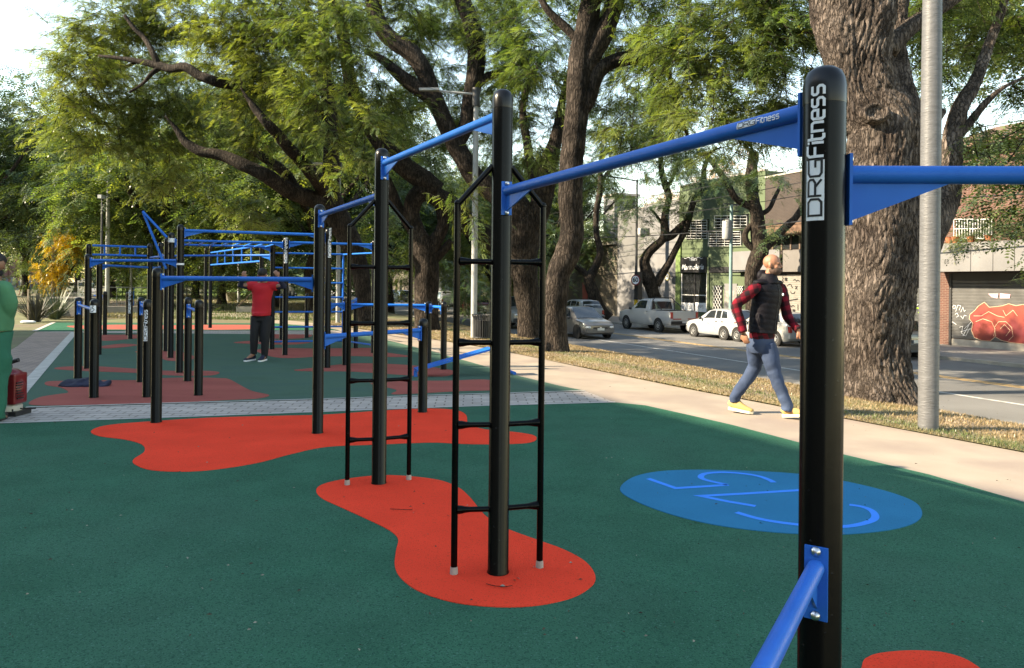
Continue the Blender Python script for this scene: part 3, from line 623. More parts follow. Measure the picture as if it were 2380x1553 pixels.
barky(b, [(2100,640,90,10.6),(2140,560,88,11),(2185,480,72,11.3),(2205,400,52,11.5),(2212,320,44,11.6),(2232,250,38,11.7),(2268,190,30,11.8),(2300,100,24,12),(2330,20,18,12),(2350,-60,12,12),(2375,-130,6,12)], 11, 90, 16, .012)
limb(b, [(2215,330,26,11.6),(2250,290,20,11.6),(2290,240,16,11.5),(2330,205,10,11.4),(2380,180,6,11.3)], n=10)
limb(b, [(2120,330,30,10.8),(2165,285,28,11.2),(2190,260,18,11.4)], n=10)
limb(b, [(2060,120,50,10.9),(2120,60,40,11),(2200,10,30,11),(2300,-60,22,11)], n=12)
b.build('trunk', M_BARK1, t1, smooth=180)
kn = MB(); kc = W(2034, 262, 9.80); ax = Vector((-.15, -1, .1)).normalized()
def collar(mb, c, ax, rr, dd, n=40):
    e1 = ax.cross(Vector((0,0,1))).normalized(); e2 = e1.cross(ax)
    prof = [(1.45, -.12), (1.35, .02), (1.15, .07), (.95, .065), (.82, .03), (.5, .02), (.05, .025)]
    rows = []
    for (r_, h) in prof:
        for i in range(n):
            q = 2*math.pi*i/n; p = c+(e1*math.cos(q)*1.15+e2*math.sin(q)*.8)*r_*rr+ax*h*dd; p += ax*.018*noise.noise(p*14)+(p-c)*.12*noise.noise(p*6); rows.append(p)
    fs = [(i*n+k, i*n+(k+1)%n, (i+1)*n+(k+1)%n, (i+1)*n+k) for i in range(len(prof)-1) for k in range(n)]+[tuple((len(prof)-1)*n+k for k in range(n))]
    mb.add(rows, fs)
collar(kn, kc, ax, .12, .7); kn.build('knot', M_BARK1, t1, smooth=180)
B = []
for q in [(1560,50,80,60,15,.9,.4),(1640,90,100,80,14,.9,.45),(1565,190,80,55,15,.8,.5),(1625,230,90,70,14,1,.5),(1720,130,90,80,13.5,.9,.4),(1790,60,90,70,13,.9,.35),(1840,150,60,60,13,.8,.35),(1765,245,80,55,14,.8,.4),(1690,325,70,40,14,.8,.6),(1745,335,55,30,14,.7,.6),(1850,60,60,60,13,.8,.3),(1700,10,110,50,14,1,.3),
          (2130,40,70,60,12.5,.8,.4),(2140,150,55,60,12.5,.7,.5),(2230,60,90,70,15,.7,.3),(2320,90,90,80,15,.7,.25),(2300,200,70,50,15,.45,.15),(2350,30,70,50,14,.8,.3),(2330,310,55,35,11.5,.7,.55),(2290,350,45,22,11.5,.7,.6),(2350,385,40,25,11.2,.6,.5),(2140,240,40,35,12.3,.7,.5),(2230,150,60,60,14,.5,.3),(2200,10,80,50,14,.9,.3),(1460,310,40,50,18,.8,.3),(1500,120,60,60,17,1,.35),(1590,130,60,60,16,1,.4),(1660,180,70,60,16,1.1,.4),(1800,130,70,60,15,1.2,.3),(1830,230,50,50,15,1,.3),(1720,40,120,50,16,1.2,.3),(1600,280,70,40,16,.8,.4),(1830,300,40,40,15,.8,.35),(2150,20,80,60,15,1.2,.3),(2270,30,90,60,17,1.2,.25),(2350,110,60,60,17,1,.25),(2250,110,60,60,17,.8,.3),(2130,330,40,30,13,.5,.4),(1750,-130,140,80,13,1,.3),(2000,-220,180,90,11,1,.3),(2260,-150,150,100,12,1,.3),(1500,-100,150,80,15,1,.3),(2480,-60,120,160,14,.8,.3),(2500,200,100,140,15,.7,.3)]:
    px, py, rx, ry, y, dn, ye = q; c = W(px, py, y); B.append((tuple(c), (rx*y/F, rx*y/F*.9, ry*y/F), dn*1.3, ye))
crown(t1, B, M_LEAF, .24, 18, .26, .35)
# --- T2 centre right
tree('tipa_tree', 'tall dark forked tree with a curved right branch, between the ladder and the street', 'tree', G(1292,830,-.05), [
 [(1292,838,92),(1291,815,66),(1289,760,56),(1290,700,58),(1298,640,56),(1318,590,60),(1330,540,58),(1326,480,56),(1326,420,56),(1332,340,56),(1342,250,54),(1347,180,58),(1352,110,52),(1366,50,50),(1378,-20,44),(1390,-120,34)],
 [(1350,170,50),(1385,110,50),(1410,60,46),(1432,0,42),(1460,-80,36)],
 [(1345,260,40),(1362,235,42),(1375,200,40),(1392,165,36),(1425,144,34),(1477,132,32),(1527,128,26),(1560,110,18),(1590,70,12)],
 [(1527,128,16),(1553,170,12),(1565,215,11),(1580,260,10),(1602,330,8)], [(1350,100,22),(1310,60,20),(1270,20,16),(1240,-40,12)]],
 [(1480,20,70,40,17,.8,.4),(1240,60,70,80,18,.8,.25),(1270,190,60,80,19,.75,.25),(1240,330,60,60,19,.75,.35),(1450,230,40,50,18,.5,.3),(1480,180,50,45,17,.5,.3),(1400,30,40,40,19,.5,.3),(1300,20,80,40,18,.8,.3),(1210,150,50,60,20,.8,.3),(1440,350,55,50,20,.8,.25),(1300,-100,150,80,17,1,.3),(1500,-90,140,70,17,1,.3),(1420,250,60,60,21,.9,.25),(1460,90,60,70,21,1,.25),(1260,120,60,70,22,1,.25),(1400,420,60,40,22,.7,.3),(1265,300,50,60,22,1,.3),(1390,60,50,60,22,.9,.25),(1430,330,50,50,24,.9,.25),(1500,280,60,50,24,.9,.3),(1600,345,60,28,22,.8,.4),(1545,225,50,50,22,.9,.3),(1500,200,50,50,24,.9,.3)], Y=16.2, n=28, k=6, rough=.10)
# --- T3
tree('tipa_tree', 'massive leaning tree whose limb sweeps up and left, behind the near ladder', 'tree', G(1232,795,-.08), [
 [(1232,800,78),(1231,775,58),(1229,720,54),(1222,660,58),(1215,600,66),(1218,540,74),(1205,490,70),(1160,450,58),(1118,425,50),(1094,400,46),(1072,360,44),(1052,325,42),(1030,275,40),(1008,222,38),(985,165,40),(955,122,42),(915,95,40),(888,66,38),(872,30,38),(866,-20,36),(850,-100,30)],
 [(1020,245,34),(985,215,36),(948,190,34),(918,165,26),(890,140,20),(850,120,14)],
 [(1215,560,50),(1250,500,54),(1262,440,50),(1275,380,44),(1290,330,30),(1300,280,24),(1308,225,16),(1322,165,9),(1330,110,5)],
 [(1060,340,30),(1085,290,36),(1094,230,38),(1105,170,42),(1108,110,42),(1095,55,40),(1075,0,36),(1060,-60,30)],
 [(1094,215,20),(1130,180,20),(1180,165,14),(1220,140,10)], [(1240,430,20),(1225,330,20),(1215,250,16),(1235,180,14),(1270,120,12)]],
 [(1150,60,70,80,21,.9,.25),(1180,170,60,70,22,.8,.3),(1000,60,70,70,23,.8,.3),(940,30,60,50,22,.8,.3),(1030,140,40,50,23,.6,.3),(1160,300,50,60,22,.7,.35),(1070,460,50,30,17.5,1,.55),(1090,500,35,20,17.5,.9,.55),(1000,200,60,70,27,1.1,.3),(1120,250,70,90,27,1.1,.25),(1040,60,70,70,26,1.1,.3),(930,130,60,60,26,1,.35),(1180,120,60,80,27,1.1,.25),(1180,380,60,50,26,1,.3),(1150,-80,160,80,22,1,.3),(950,-90,160,80,22,1,.3),(1020,300,50,50,27,.9,.3),(1100,350,50,40,27,.9,.3),(1210,250,50,80,26,1,.25),(1120,30,60,60,26,1,.25),(820,20,60,50,26,1.1,.4),(860,250,60,60,27,1,.35),(990,20,60,50,27,1,.3),(900,330,50,50,27,.9,.3),(1200,20,60,60,25,1,.25),(830,80,50,60,19,.9,.5),(860,180,60,45,19,1,.5),(900,250,50,50,20,.8,.45),(850,280,50,50,19,.9,.55)], Y=21, n=24, k=6, rough=.10)
# --- T4
tree('tipa_tree', 'forked tree with a sunlit slanting bough, seen between the two ladders', 'tree', G(993,778,-.05), [
 [(995,785,72),(993,765,60),(990,700,54),(992,640,56),(988,590,58),(972,545,40),(955,500,38),(968,455,44),(1005,440,44)], [(1015,445,52),(985,420,50),(950,395,48),(912,362,44),(885,335,40),(850,275,34),(820,210,30),(806,140,30),(795,70,30),(775,20,32),(750,-40,30)],
 [(1005,450,44),(1045,480,50),(1090,520,54),(1140,560,56),(1180,610,50)],
 [(992,600,44),(1012,560,34),(1030,520,30),(1020,460,28),(1000,420,20)], [(1000,610,30),(1028,585,22),(1050,560,20)], [(975,560,30),(950,520,26),(925,480,24),(905,430,22),(890,400,18)]],
 [(780,130,60,60,19,.9,.5),(760,60,70,60,19,1,.5),(740,200,60,60,19,1,.5),(770,300,60,50,20,1,.5),(800,370,50,35,20,.8,.5),(700,30,80,50,20,1,.55),(690,120,60,70,19,1,.6),(840,350,40,30,20,.7,.5),(930,300,30,40,22,.5,.4),(1010,350,35,35,24,.5,.4)], Y=23, n=20, k=5, rough=.10)
# --- T5 the left golden crown
tree('tipa_tree', 'wide spreading tree with golden green crown hanging over the left half of the pads', 'tree', G(848,748), [
 [(850,755,58),(848,725,42),(845,680,38),(835,620,42),(815,565,50),(790,515,56),(772,470,50),(768,420,40),(770,360,38),(768,300,36),(762,220,32),(755,140,28),(752,60,24),(750,-40,20)],
 [(775,490,46,25),(748,470,44,24.4),(700,455,38,23.4),(665,440,36,22.8),(618,408,33,22.2),(568,384,30,22),(518,362,27,22),(468,352,24,22),(434,333,20,22),(415,308,15,22),(400,288,8,22),(384,270,4,22)],
 [(765,480,38,25),(750,440,36,24),(735,415,34,23),(705,380,30,22),(672,345,28,21),(645,312,26,20.4),(618,284,22,20),(594,254,18,20),(575,228,9,20),(560,205,4,20)],
 [(700,455,24),(660,400,24),(620,370,22),(580,350,16),(545,320,12)],
 [(765,260,26,25),(700,240,24,24),(620,215,24,22.6),(560,200,24,21.4),(510,192,24,20.6),(488,185,23,20.4),(462,175,23,20.4),(430,156,22,20.4),(400,160,20,20.6),(368,152,18,20.8),(320,142,13,21),(270,134,9,21.2),(230,130,6,21.4)],
 [(368,150,16,20.8),(356,125,14,20.8),(335,88,12,21),(312,66,10,21),(290,36,8,21)], [(370,158,12,20.8),(352,172,10,20.8),(330,196,7,21),(300,215,5,21)], [(320,142,9),(280,160,7),(230,165,5),(190,175,4)], [(300,130,7),(250,110,6),(200,105,4)],
 [(760,230,22),(730,170,20),(690,130,18),(650,90,14),(600,60,10)]],
 [(185,110,95,75,23,1,.62),(150,225,75,70,23,1,.65),(125,130,45,45,23,.7,.6),(250,60,100,55,23,1,.5),(340,60,80,50,24,1,.4),(265,210,90,80,25,1,.45),(235,315,75,50,24,1,.6),(200,285,60,50,24,.9,.65),(350,250,80,70,25,1,.35),(410,60,100,60,24,1,.45),(360,340,60,45,25,.9,.4),(335,345,45,30,25,.8,.5),(420,250,70,70,25,.9,.4),
  (520,60,90,60,22,1.1,.6),(520,150,75,60,22,1.1,.6),(545,240,60,65,22,1,.6),(590,120,70,70,21,1.1,.6),(640,60,80,60,21,1.1,.55),(640,180,60,70,21,1.1,.6),(690,260,50,50,21,1,.6),(600,320,40,40,23,.8,.5),(470,300,50,40,26,.7,.4),(390,400,40,45,24,1,.65),(370,440,35,35,24,.9,.7),(480,410,45,30,27,.6,.4),(700,340,40,30,22,.6,.4),(580,520,60,35,26,.9,.6),(620,470,50,30,27,.7,.5),(540,480,40,25,27,.6,.4),(500,-90,220,70,23,1,.5),(760,-90,150,70,22,1,.5),(300,-40,120,60,24,.9,.5),(430,160,70,70,28,1,.35),(300,150,90,80,27,1,.4),(600,220,70,70,26,1,.4),(680,60,80,70,25,1,.4),(730,330,50,50,28,.8,.3),(460,20,60,40,22,1,.6),(550,5,120,40,21,1,.5)], Y=25, n=16, k=5, rough=.10, cover=.27)
# --- far pavement trees on the other side of the street
tree('street_tree', 'slim leaning street tree in front of the graffiti wall, left of the speed sign', 'tree', TS(46, 24.9, -.93), [
 LB(Z7, .3143, [(235,1200,130),(200,1150,100),(160,1060,92),(125,960,88),(110,900,80),(150,820,60),(185,740,56),(190,680,52),(165,580,46),(160,480,42),(165,380,44),(185,280,46),(195,180,44),(190,80,40),(210,-40,36)]),
 LB(Z7, .3143, [(120,900,50),(70,850,46),(20,810,40),(-20,790,30)]), LB(Z7, .3143, [(190,200,30),(240,120,26),(300,60,22),(360,0,18)])],
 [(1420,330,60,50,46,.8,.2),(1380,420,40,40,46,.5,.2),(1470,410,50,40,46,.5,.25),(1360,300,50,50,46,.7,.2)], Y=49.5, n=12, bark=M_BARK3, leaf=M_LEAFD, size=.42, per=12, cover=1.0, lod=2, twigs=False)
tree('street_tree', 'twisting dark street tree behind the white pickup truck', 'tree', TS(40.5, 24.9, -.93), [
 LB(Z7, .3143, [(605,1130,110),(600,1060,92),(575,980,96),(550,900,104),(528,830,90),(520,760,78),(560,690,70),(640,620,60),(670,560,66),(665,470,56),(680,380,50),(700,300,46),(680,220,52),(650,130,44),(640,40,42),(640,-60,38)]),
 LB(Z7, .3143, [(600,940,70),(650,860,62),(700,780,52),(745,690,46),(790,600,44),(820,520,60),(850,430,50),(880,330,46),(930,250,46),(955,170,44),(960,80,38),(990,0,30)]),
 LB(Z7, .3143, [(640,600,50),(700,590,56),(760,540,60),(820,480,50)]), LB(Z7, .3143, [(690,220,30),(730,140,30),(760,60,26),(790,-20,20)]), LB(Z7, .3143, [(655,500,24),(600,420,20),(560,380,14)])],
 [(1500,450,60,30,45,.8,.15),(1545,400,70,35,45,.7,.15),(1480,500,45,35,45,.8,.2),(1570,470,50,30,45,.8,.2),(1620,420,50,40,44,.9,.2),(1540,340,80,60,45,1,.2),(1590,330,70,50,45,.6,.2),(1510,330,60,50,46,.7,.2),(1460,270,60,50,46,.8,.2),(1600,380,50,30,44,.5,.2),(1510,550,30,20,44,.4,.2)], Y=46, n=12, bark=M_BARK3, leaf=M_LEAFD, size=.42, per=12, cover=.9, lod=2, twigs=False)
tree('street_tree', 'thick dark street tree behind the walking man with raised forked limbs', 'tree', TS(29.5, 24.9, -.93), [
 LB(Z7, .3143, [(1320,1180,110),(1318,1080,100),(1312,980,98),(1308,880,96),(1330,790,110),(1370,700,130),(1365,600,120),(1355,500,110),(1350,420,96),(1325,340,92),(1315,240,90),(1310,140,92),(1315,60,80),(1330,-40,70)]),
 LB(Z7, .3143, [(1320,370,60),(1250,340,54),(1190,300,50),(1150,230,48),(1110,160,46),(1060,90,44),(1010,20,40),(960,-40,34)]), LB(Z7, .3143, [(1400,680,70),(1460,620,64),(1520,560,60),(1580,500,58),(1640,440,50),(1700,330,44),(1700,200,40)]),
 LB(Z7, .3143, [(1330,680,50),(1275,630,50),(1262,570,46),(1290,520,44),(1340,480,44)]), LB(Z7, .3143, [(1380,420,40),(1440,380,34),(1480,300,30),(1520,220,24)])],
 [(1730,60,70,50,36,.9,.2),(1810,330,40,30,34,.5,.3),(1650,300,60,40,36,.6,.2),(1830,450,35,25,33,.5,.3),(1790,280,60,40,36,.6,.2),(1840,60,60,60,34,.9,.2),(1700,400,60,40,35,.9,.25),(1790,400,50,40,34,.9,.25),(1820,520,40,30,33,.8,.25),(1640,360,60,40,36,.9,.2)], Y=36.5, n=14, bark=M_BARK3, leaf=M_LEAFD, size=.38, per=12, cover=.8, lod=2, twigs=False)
# --- generic background trees (own trunk and crown, copied)
def protot(seed, h, sp, m, leanx=0, size=.6, dens=1.0, nb=16, low=.32, yel=.3, flat_=.42, cover=1.4):
    st = random.Random(seed); th = thing('tree', 'x', 'tree', (0,0,0)); b = MB(); blobs = []
    fk = h*.28; limb(b, [((0,0,-.2),.42),((.05,0,.6),.30),((st.uniform(-.2,.2),0,fk*.6),.27),((leanx,0,fk),.27)], n=10, k=3, raw=True)
    nb_ = 6
    for i in range(nb_):
        a = 2*math.pi*(i+st.random()*.6)/nb_; r1 = sp*st.uniform(.3,.45); r2 = sp*st.uniform(.6,.85); z1 = h*st.uniform(.42,.55); z2 = h*st.uniform(.6,.85)
        limb(b, [((leanx,0,fk-.1),.2),((leanx+math.cos(a)*r1*.5, math.sin(a)*r1*.5, fk+(z1-fk)*.6),.17),((leanx+math.cos(a)*r1, math.sin(a)*r1, z1),.13),((leanx+math.cos(a+.2)*r2, math.sin(a+.2)*r2, z2),.06)], n=8, k=3, raw=True)
    for i in range(nb):
        a = st.random()*6.28; rr = sp*math.sqrt(st.random())*.8; z = h*(low+(1-low)*st.random()); z = min(z, h*(1-.25*(rr/sp)**2)); q = sp*st.uniform(.26,.42)
        blobs.append(((leanx+math.cos(a)*rr, math.sin(a)*rr, z), (q, q, q*st.uniform(.6,.85)), dens, yel+st.uniform(-.15,.15)))
    b.build('trunk', M_BARK3, th, smooth=180); crown(th, blobs, m, size, 12, cover, .6, 2, twigs=False); return th
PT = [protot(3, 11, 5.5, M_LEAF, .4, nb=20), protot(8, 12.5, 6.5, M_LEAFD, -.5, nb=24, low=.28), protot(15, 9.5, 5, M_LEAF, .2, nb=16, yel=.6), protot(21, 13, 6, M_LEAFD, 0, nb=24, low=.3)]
PTY = protot(31, 6.5, 3.2, M_LEAFY, 0, nb=14, size=.4, cover=.7, yel=.5); PTP = protot(41, 9, 4.5, M_LEAFP, 0, nb=16, size=.35, cover=1.3, dens=.7)
used = set()
def place(pt, px, Y, z, rot, sc, label, group=None, name=None, X=None):
    x = ray(px, 700).x*Y if X is None else X
    M = Matrix.Translation((x, Y, z))@Matrix.Rotation(rot, 4, 'Z')@Matrix.Diagonal((sc, sc, sc, 1))
    if pt.name not in used: used.add(pt.name); pt.matrix_world = M; pt['label'] = label; o = pt
    else: o = dup(pt, M, label)
    if group: o['group'] = group
    elif 'group' in o: del o['group']
    if name: o.name = name
    return o
bg = 'background trees of the park and avenue'
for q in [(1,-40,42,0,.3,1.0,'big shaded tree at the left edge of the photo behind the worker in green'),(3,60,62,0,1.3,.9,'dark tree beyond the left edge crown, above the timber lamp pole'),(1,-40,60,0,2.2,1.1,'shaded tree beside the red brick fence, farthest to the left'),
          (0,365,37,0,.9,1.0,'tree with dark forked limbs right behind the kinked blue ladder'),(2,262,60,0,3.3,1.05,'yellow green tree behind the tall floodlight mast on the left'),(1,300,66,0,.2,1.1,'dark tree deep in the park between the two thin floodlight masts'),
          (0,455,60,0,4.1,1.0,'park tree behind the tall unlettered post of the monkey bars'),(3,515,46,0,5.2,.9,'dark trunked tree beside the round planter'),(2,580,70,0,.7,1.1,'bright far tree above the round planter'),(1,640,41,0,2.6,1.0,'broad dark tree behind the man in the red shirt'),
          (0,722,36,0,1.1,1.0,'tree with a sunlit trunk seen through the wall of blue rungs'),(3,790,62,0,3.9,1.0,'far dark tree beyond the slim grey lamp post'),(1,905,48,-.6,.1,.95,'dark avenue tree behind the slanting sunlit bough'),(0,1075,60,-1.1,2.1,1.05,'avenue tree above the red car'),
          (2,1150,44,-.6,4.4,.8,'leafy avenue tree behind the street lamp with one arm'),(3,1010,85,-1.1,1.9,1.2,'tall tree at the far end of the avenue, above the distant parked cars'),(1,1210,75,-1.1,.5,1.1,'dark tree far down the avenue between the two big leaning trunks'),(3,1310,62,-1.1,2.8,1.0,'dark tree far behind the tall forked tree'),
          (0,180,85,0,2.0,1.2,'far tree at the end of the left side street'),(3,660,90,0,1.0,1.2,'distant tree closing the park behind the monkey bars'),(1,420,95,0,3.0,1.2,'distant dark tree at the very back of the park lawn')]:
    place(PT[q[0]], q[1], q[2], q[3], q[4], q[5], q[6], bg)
place(PT[3], 0, 18, -.9, 1.7, .9, 'dark tree over the brick house at the right edge of the photo', bg, X=17.6)
for q in [(138,56,0,1.0,.85)]: yt = place(PTY, q[0], q[1], 0, q[3], .72, 'small bright yellow autumn tree by the red brick fence', None, 'ginkgo_tree')
yt.matrix_world = Matrix.Translation((ray(142,700).x*37, 37, 0))@Matrix.Diagonal((.32,.32,.62,1))
for q in [(1480,72,-1,.4,1.25,'pink brown bare crowned tree above the small rooftop tank'),(1600,66,-1,2.2,1.35,'pink brown tree showing over the left part of the green shop'),(1720,62,-1,4.2,1.35,'pink brown tree over the roofline of the green shop, beside the dark trunk'),(1820,58,-1,5.4,1.3,'pink brown tree over the roof, rightmost of its kind')]:
    place(PTP, q[0], q[1], q[2], q[3], q[4], q[5], 'pink brown trees behind the shop roofs', 'dry_tree')
# ---------------------------------------------------------------- vehicles
M_GLASS = glassmat('car_glass'); M_TYRE = mat('tyre', (.018,.018,.018), .8, .2, 9); M_RIM = mat('wheel_rim', (.42,.43,.44), .35, .1, 5, metal=.7)
M_TRIM = mat('black_trim', (.02,.02,.022), .5, .1, 4); M_LAMPW = mat('headlamp', (.7,.72,.74), .12, .05, 8, coat=.8); M_LAMPR = mat('tail_lamp', (.38,.02,.018), .2, .1, 8, coat=.8)
M_PLATE = mat('number_plate', (.62,.62,.6), .5, .1, 20); M_INT = mat('dark_cabin', (.01,.01,.011), .9)
def paint(nm, c): return mat(nm, c, .28, .05, 2, coat=.7, spec=.5)
SEC = [(0,0),(.9,0),(.985,.14),(1.0,.5),(.985,.86),(.96,1.0)]
def car(name, label, colr, st, W_, wh, wr=.31, group=None, side=(), wscreen=None, rscreen=None, bed=None, rim=True, bumper=None, rails=False):
    """st: stations front to back (x, z_low, z_belt, z_top, half width factor, roof half width factor)"""
    th = thing(name, label, 'car', (0,0,0), group); hw = W_/2; rows = []
    def half(s): 
        x, zl, zb, zt, wf, rf = s; P = [(hw*wf*a, zl+(zb-zl)*b) for a, b in SEC]; g = zt-zb
        P += [(hw*(wf*.96+(rf-wf*.96)*.5), zb+g*.5), (hw*rf, zb+g*.90), (hw*rf*.82, zb+g*.985), (0, zt+.012)]
        return P
    for s in st:
        h = half(s); L = [(s[0], y, z) for y, z in h]; rows.append(L+[(s[0], -y, z) for y, z in reversed(h[1:-1])])
    n = len(rows[0]); b = MB(); b.v = [p for r_ in rows for p in r_]
    for i in range(len(rows)-1):
        for k in range(n): b.f.append((i*n+k, i*n+(k+1)%n, (i+1)*n+(k+1)%n, (i+1)*n+k))
    b.f.append(tuple(range(n))[::-1]); b.f.append(tuple((len(rows)-1)*n+k for k in range(n)))
    body = b.build('body', colr, th, smooth=42)
    def at(x):
        S_ = sorted(st, key=lambda q: q[0])
        for a, c in zip(S_, S_[1:]):
            if a[0] <= x <= c[0]: u = (x-a[0])/max(1e-6, c[0]-a[0]); return [p+(q-p)*u for p, q in zip(a, c)]
        return list(S_[0] if x < S_[0][0] else S_[-1])
    def sp(x, u, sg, o=.006):                      # point on the greenhouse side
        s = at(x); zb, zt, wf, rf = s[2], s[3], s[4], s[5]; g = zt-zb
        pts = [(wf*.96, 0), (wf*.96+(rf-wf*.96)*.5, .5), (rf, .9)]
        if u <= .5: w_ = pts[0][0]+(pts[1][0]-pts[0][0])*u/.5
        else: w_ = pts[1][0]+(pts[2][0]-pts[1][0])*(u-.5)/.4
        return (x, sg*(hw*w_+o), zb+g*u)
    for sg in (1, -1):
        for (xa0, xb0, xa1, xb1, u0, u1) in side:
            m = MB(); N = 6; V = []
            for i in range(N+1):
                for j in range(3):
                    u = u0+(u1-u0)*j/2; t = j/2; xa = xa0+(xa1-xa0)*t; xb = xb0+(xb1-xb0)*t; V.append(sp(xa+(xb-xa)*i/N, u, sg))
            fs = [(i*3+j, (i+1)*3+j, (i+1)*3+j+1, i*3+j+1) for i in range(N) for j in range(2)]
            m.add(V, fs); m.build('side_window', M_GLASS, th)
    for scr, nm in ((wscreen, 'windscreen'), (rscreen, 'rear_window')):
        if scr:
            x0, z0, x1, z1, w0, w1 = scr; d = Vector((x1-x0, 0, z1-z0)).normalized(); nn = Vector((-d.z, 0, d.x)); nn = nn if nn.z > 0 else -nn; V = []
            for i in range(7):
                y = -1+2*i/6
                for (x, z, w_) in ((x0,z0,w0),(x1,z1,w1)): V.append(Vector((x, y*w_*hw, z-.02*y*y))+nn*.045)
            m = MB(); m.add(V, [(i*2, i*2+2, i*2+3, i*2+1) for i in range(6)]); m.build(nm, M_GLASS, th)
    for x in wh:
        for sg in (1, -1):
            m = MB(); m.lathe((x, sg*(hw+.001), wr+.02), [(wr*1.17, -.03), (wr*1.17, .004)], 26, 'Y'); 
            if sg < 0: m.tf(Matrix.Identity(4))
            m.build('wheel_arch', M_INT, body)
            wl = MB(); wl.lathe((x, sg*(hw-.085), wr), [(wr*.6, -.095), (wr*.93, -.10), (wr, -.06), (wr, .06), (wr*.93, .10), (wr*.62, .095)], 26, 'Y'); w_ = wl.build('wheel', M_TYRE, th, smooth=40)
            rm = MB(); o = sg*(hw+.012); rm.lathe((x, o, wr), [(wr*.62, -.004), (wr*.60, .004), (wr*.52, -.006*sg), (wr*.2, .004), (wr*.05, .006)], 20, 'Y'); rm.build('rim', M_RIM, w_, smooth=30)
            if rim:
                hs = MB()
                for k in range(6):
                    a = k*math.pi/3+.3; hs.box((x+math.cos(a)*wr*.36, o+sg*.010, wr+math.sin(a)*wr*.36), (.05, .006, .05))
                hs.build('rim_opening', M_TRIM, w_)
    for sg in (1, -1):
        m = MB(); x = st[0][0]; s = at(x-.12); m.sphere((x-.10, sg*hw*.70, s[1]+(s[2]-s[1])*.70), (.13, .17, .085), 12, 8); m.build('headlight', M_LAMPW, th, smooth=180)
        x = st[-1][0]; s = at(x+.1); m = MB(); m.box((x+.06, sg*hw*(s[4]*.88), s[1]+(s[2]-s[1])*.72), (.16, .15, .26 if not bed else .34)); m.build('tail_light', M_LAMPR, th)
        s = at(side[0][1] if side else 0); m = MB(); m.sphere((side[0][1]-.02, sg*(hw+.09), s[2]+.05), (.07, .10, .07), 8, 6); m.build('mirror', M_TRIM, th, smooth=180)
    f = st[0]; r_ = st[-1]
    m = MB(); m.box((f[0]-.0, 0, f[1]+.10), (.10, W_*.86, .16)); m.build('front_bumper', M_TRIM if bumper is None else bumper, th)
    m = MB(); m.box((f[0]-.01, 0, f[1]+(f[2]-f[1])*.66), (.06, W_*.44, .11)); m.build('grille', M_TRIM, th)
    m = MB(); m.box((f[0]+.055, 0, f[1]+.17), (.01, .36, .11)); m.build('number_plate', M_PLATE, th)
    m = MB(); m.box((r_[0]+.0, 0, r_[1]+.10), (.12, W_*.9, .17)); m.build('rear_bumper', M_TRIM if (bed or bumper is None) else bumper, th)
    m = MB(); m.box((r_[0]-.065, 0, r_[1]+.14 if bed else r_[1]+.30), (.012, .34, .11)); m.build('number_plate', M_PLATE, th)
    m = MB(); m.lathe((f[0]+.035, 0, f[1]+(f[2]-f[1])*.68), [(.06,-.01),(.055,.01)], 14, 'X'); m.build('badge', M_STEEL, th)
    m = MB(); 
    for sg in (1, -1):
        for xx in ([side[0][0]-.0] if len(side) < 2 else [side[0][0]+.02, side[1][0]+.02]): m.box((xx-.18, sg*(hw+.004), (at(xx)[2]-.09)), (.14, .012, .03))
    m.build('door_handle', M_TRIM if bumper is None else colr, th)
    if bed:
        m = MB(); m.box(((bed[0]+bed[1])/2, 0, bed[2]+.013), (bed[0]-bed[1]-.1, W_*.82, .012)); m.build('bed_liner', M_INT, th)
        rb = MB(); zt = st[5][3]; x = bed[0]-.08; w0 = hw*.74
        rb.tube([(x,-w0-.06,bed[2]),(x,-w0,zt-.06),(x,-w0+.14,zt+.05),(x,w0-.14,zt+.05),(x,w0,zt-.06),(x,w0+.06,bed[2])], .03, 8)
        for sg in (1,-1): rb.tube([(x,sg*w0,zt-.1),(x-.5,sg*(w0+.04),bed[2]+.28),(x-.95,sg*(w0+.05),bed[2]+.02)], .025, 8)
        rb.build('roll_bar', M_TRIM, th, smooth=50)
        m = MB(); m.box((r_[0]-.012, 0, r_[1]+(bed[2]-r_[1])*.62), (.01, W_*.74, .42)); m.build('tailgate', colr, th)
        m = MB(); 
        for sg in (1,-1): m.box((r_[0]-.022, sg*W_*.25, r_[1]+.30), (.01, .5, .05))
        m.build('reflector_strip', M_LAMPR, th)
    if rails:
        m = MB()
        for sg in (1,-1): m.tube([(.5,sg*hw*.62,st[4][3]+.02),(.4,sg*hw*.62,st[4][3]+.07),(-1.1,sg*hw*.62,st[4][3]+.07),(-1.2,sg*hw*.62,st[4][3]+.02)], .02, 6)
        m.build('roof_rail', M_TRIM, th)
    return th
def hatch(name, label, m, L=3.9, W_=1.66, H=1.45, group=None, bumper=None, boxy=0, **k):
    f = L/2; st = [(f,.30,.62,.64,.80,.70),(f-.10,.22,.70,.72,.92,.80),(f-.45,.20,.80,.83,.985,.82),(f-1.0,.20,.88,.90,1,.82),(f-1.75,.20,.92,H-.07,1,.74),(f-2.05,.20,.93,H-.01,1,.76),(f-2.8,.20,.94,H,1,.76),(-f+.50,.20,.95,H-.05,.985,.74),(-f+.22+boxy*.1,.22,.95,H-.30,.96,.76),(-f+.04,.26,.90,.93,.90,.84),(-f,.34,.80,.83,.86,.80)]
    return car(name, label, m, st, W_, (f-.75, -f+.72), .30, group, side=[(f-2.32,f-1.38,f-2.28,f-1.86,.12,.84),(-f+1.0,f-2.40,-f+1.05,f-2.36,.12,.84),(-f+.52,-f+.93,-f+.68,-f+.97,.16,.82)], wscreen=(f-1.06,.92,f-1.78,H-.06,.84,.68), rscreen=(-f+.10,.98,-f+.42,H-.10,.80,.66), bumper=bumper, **k)
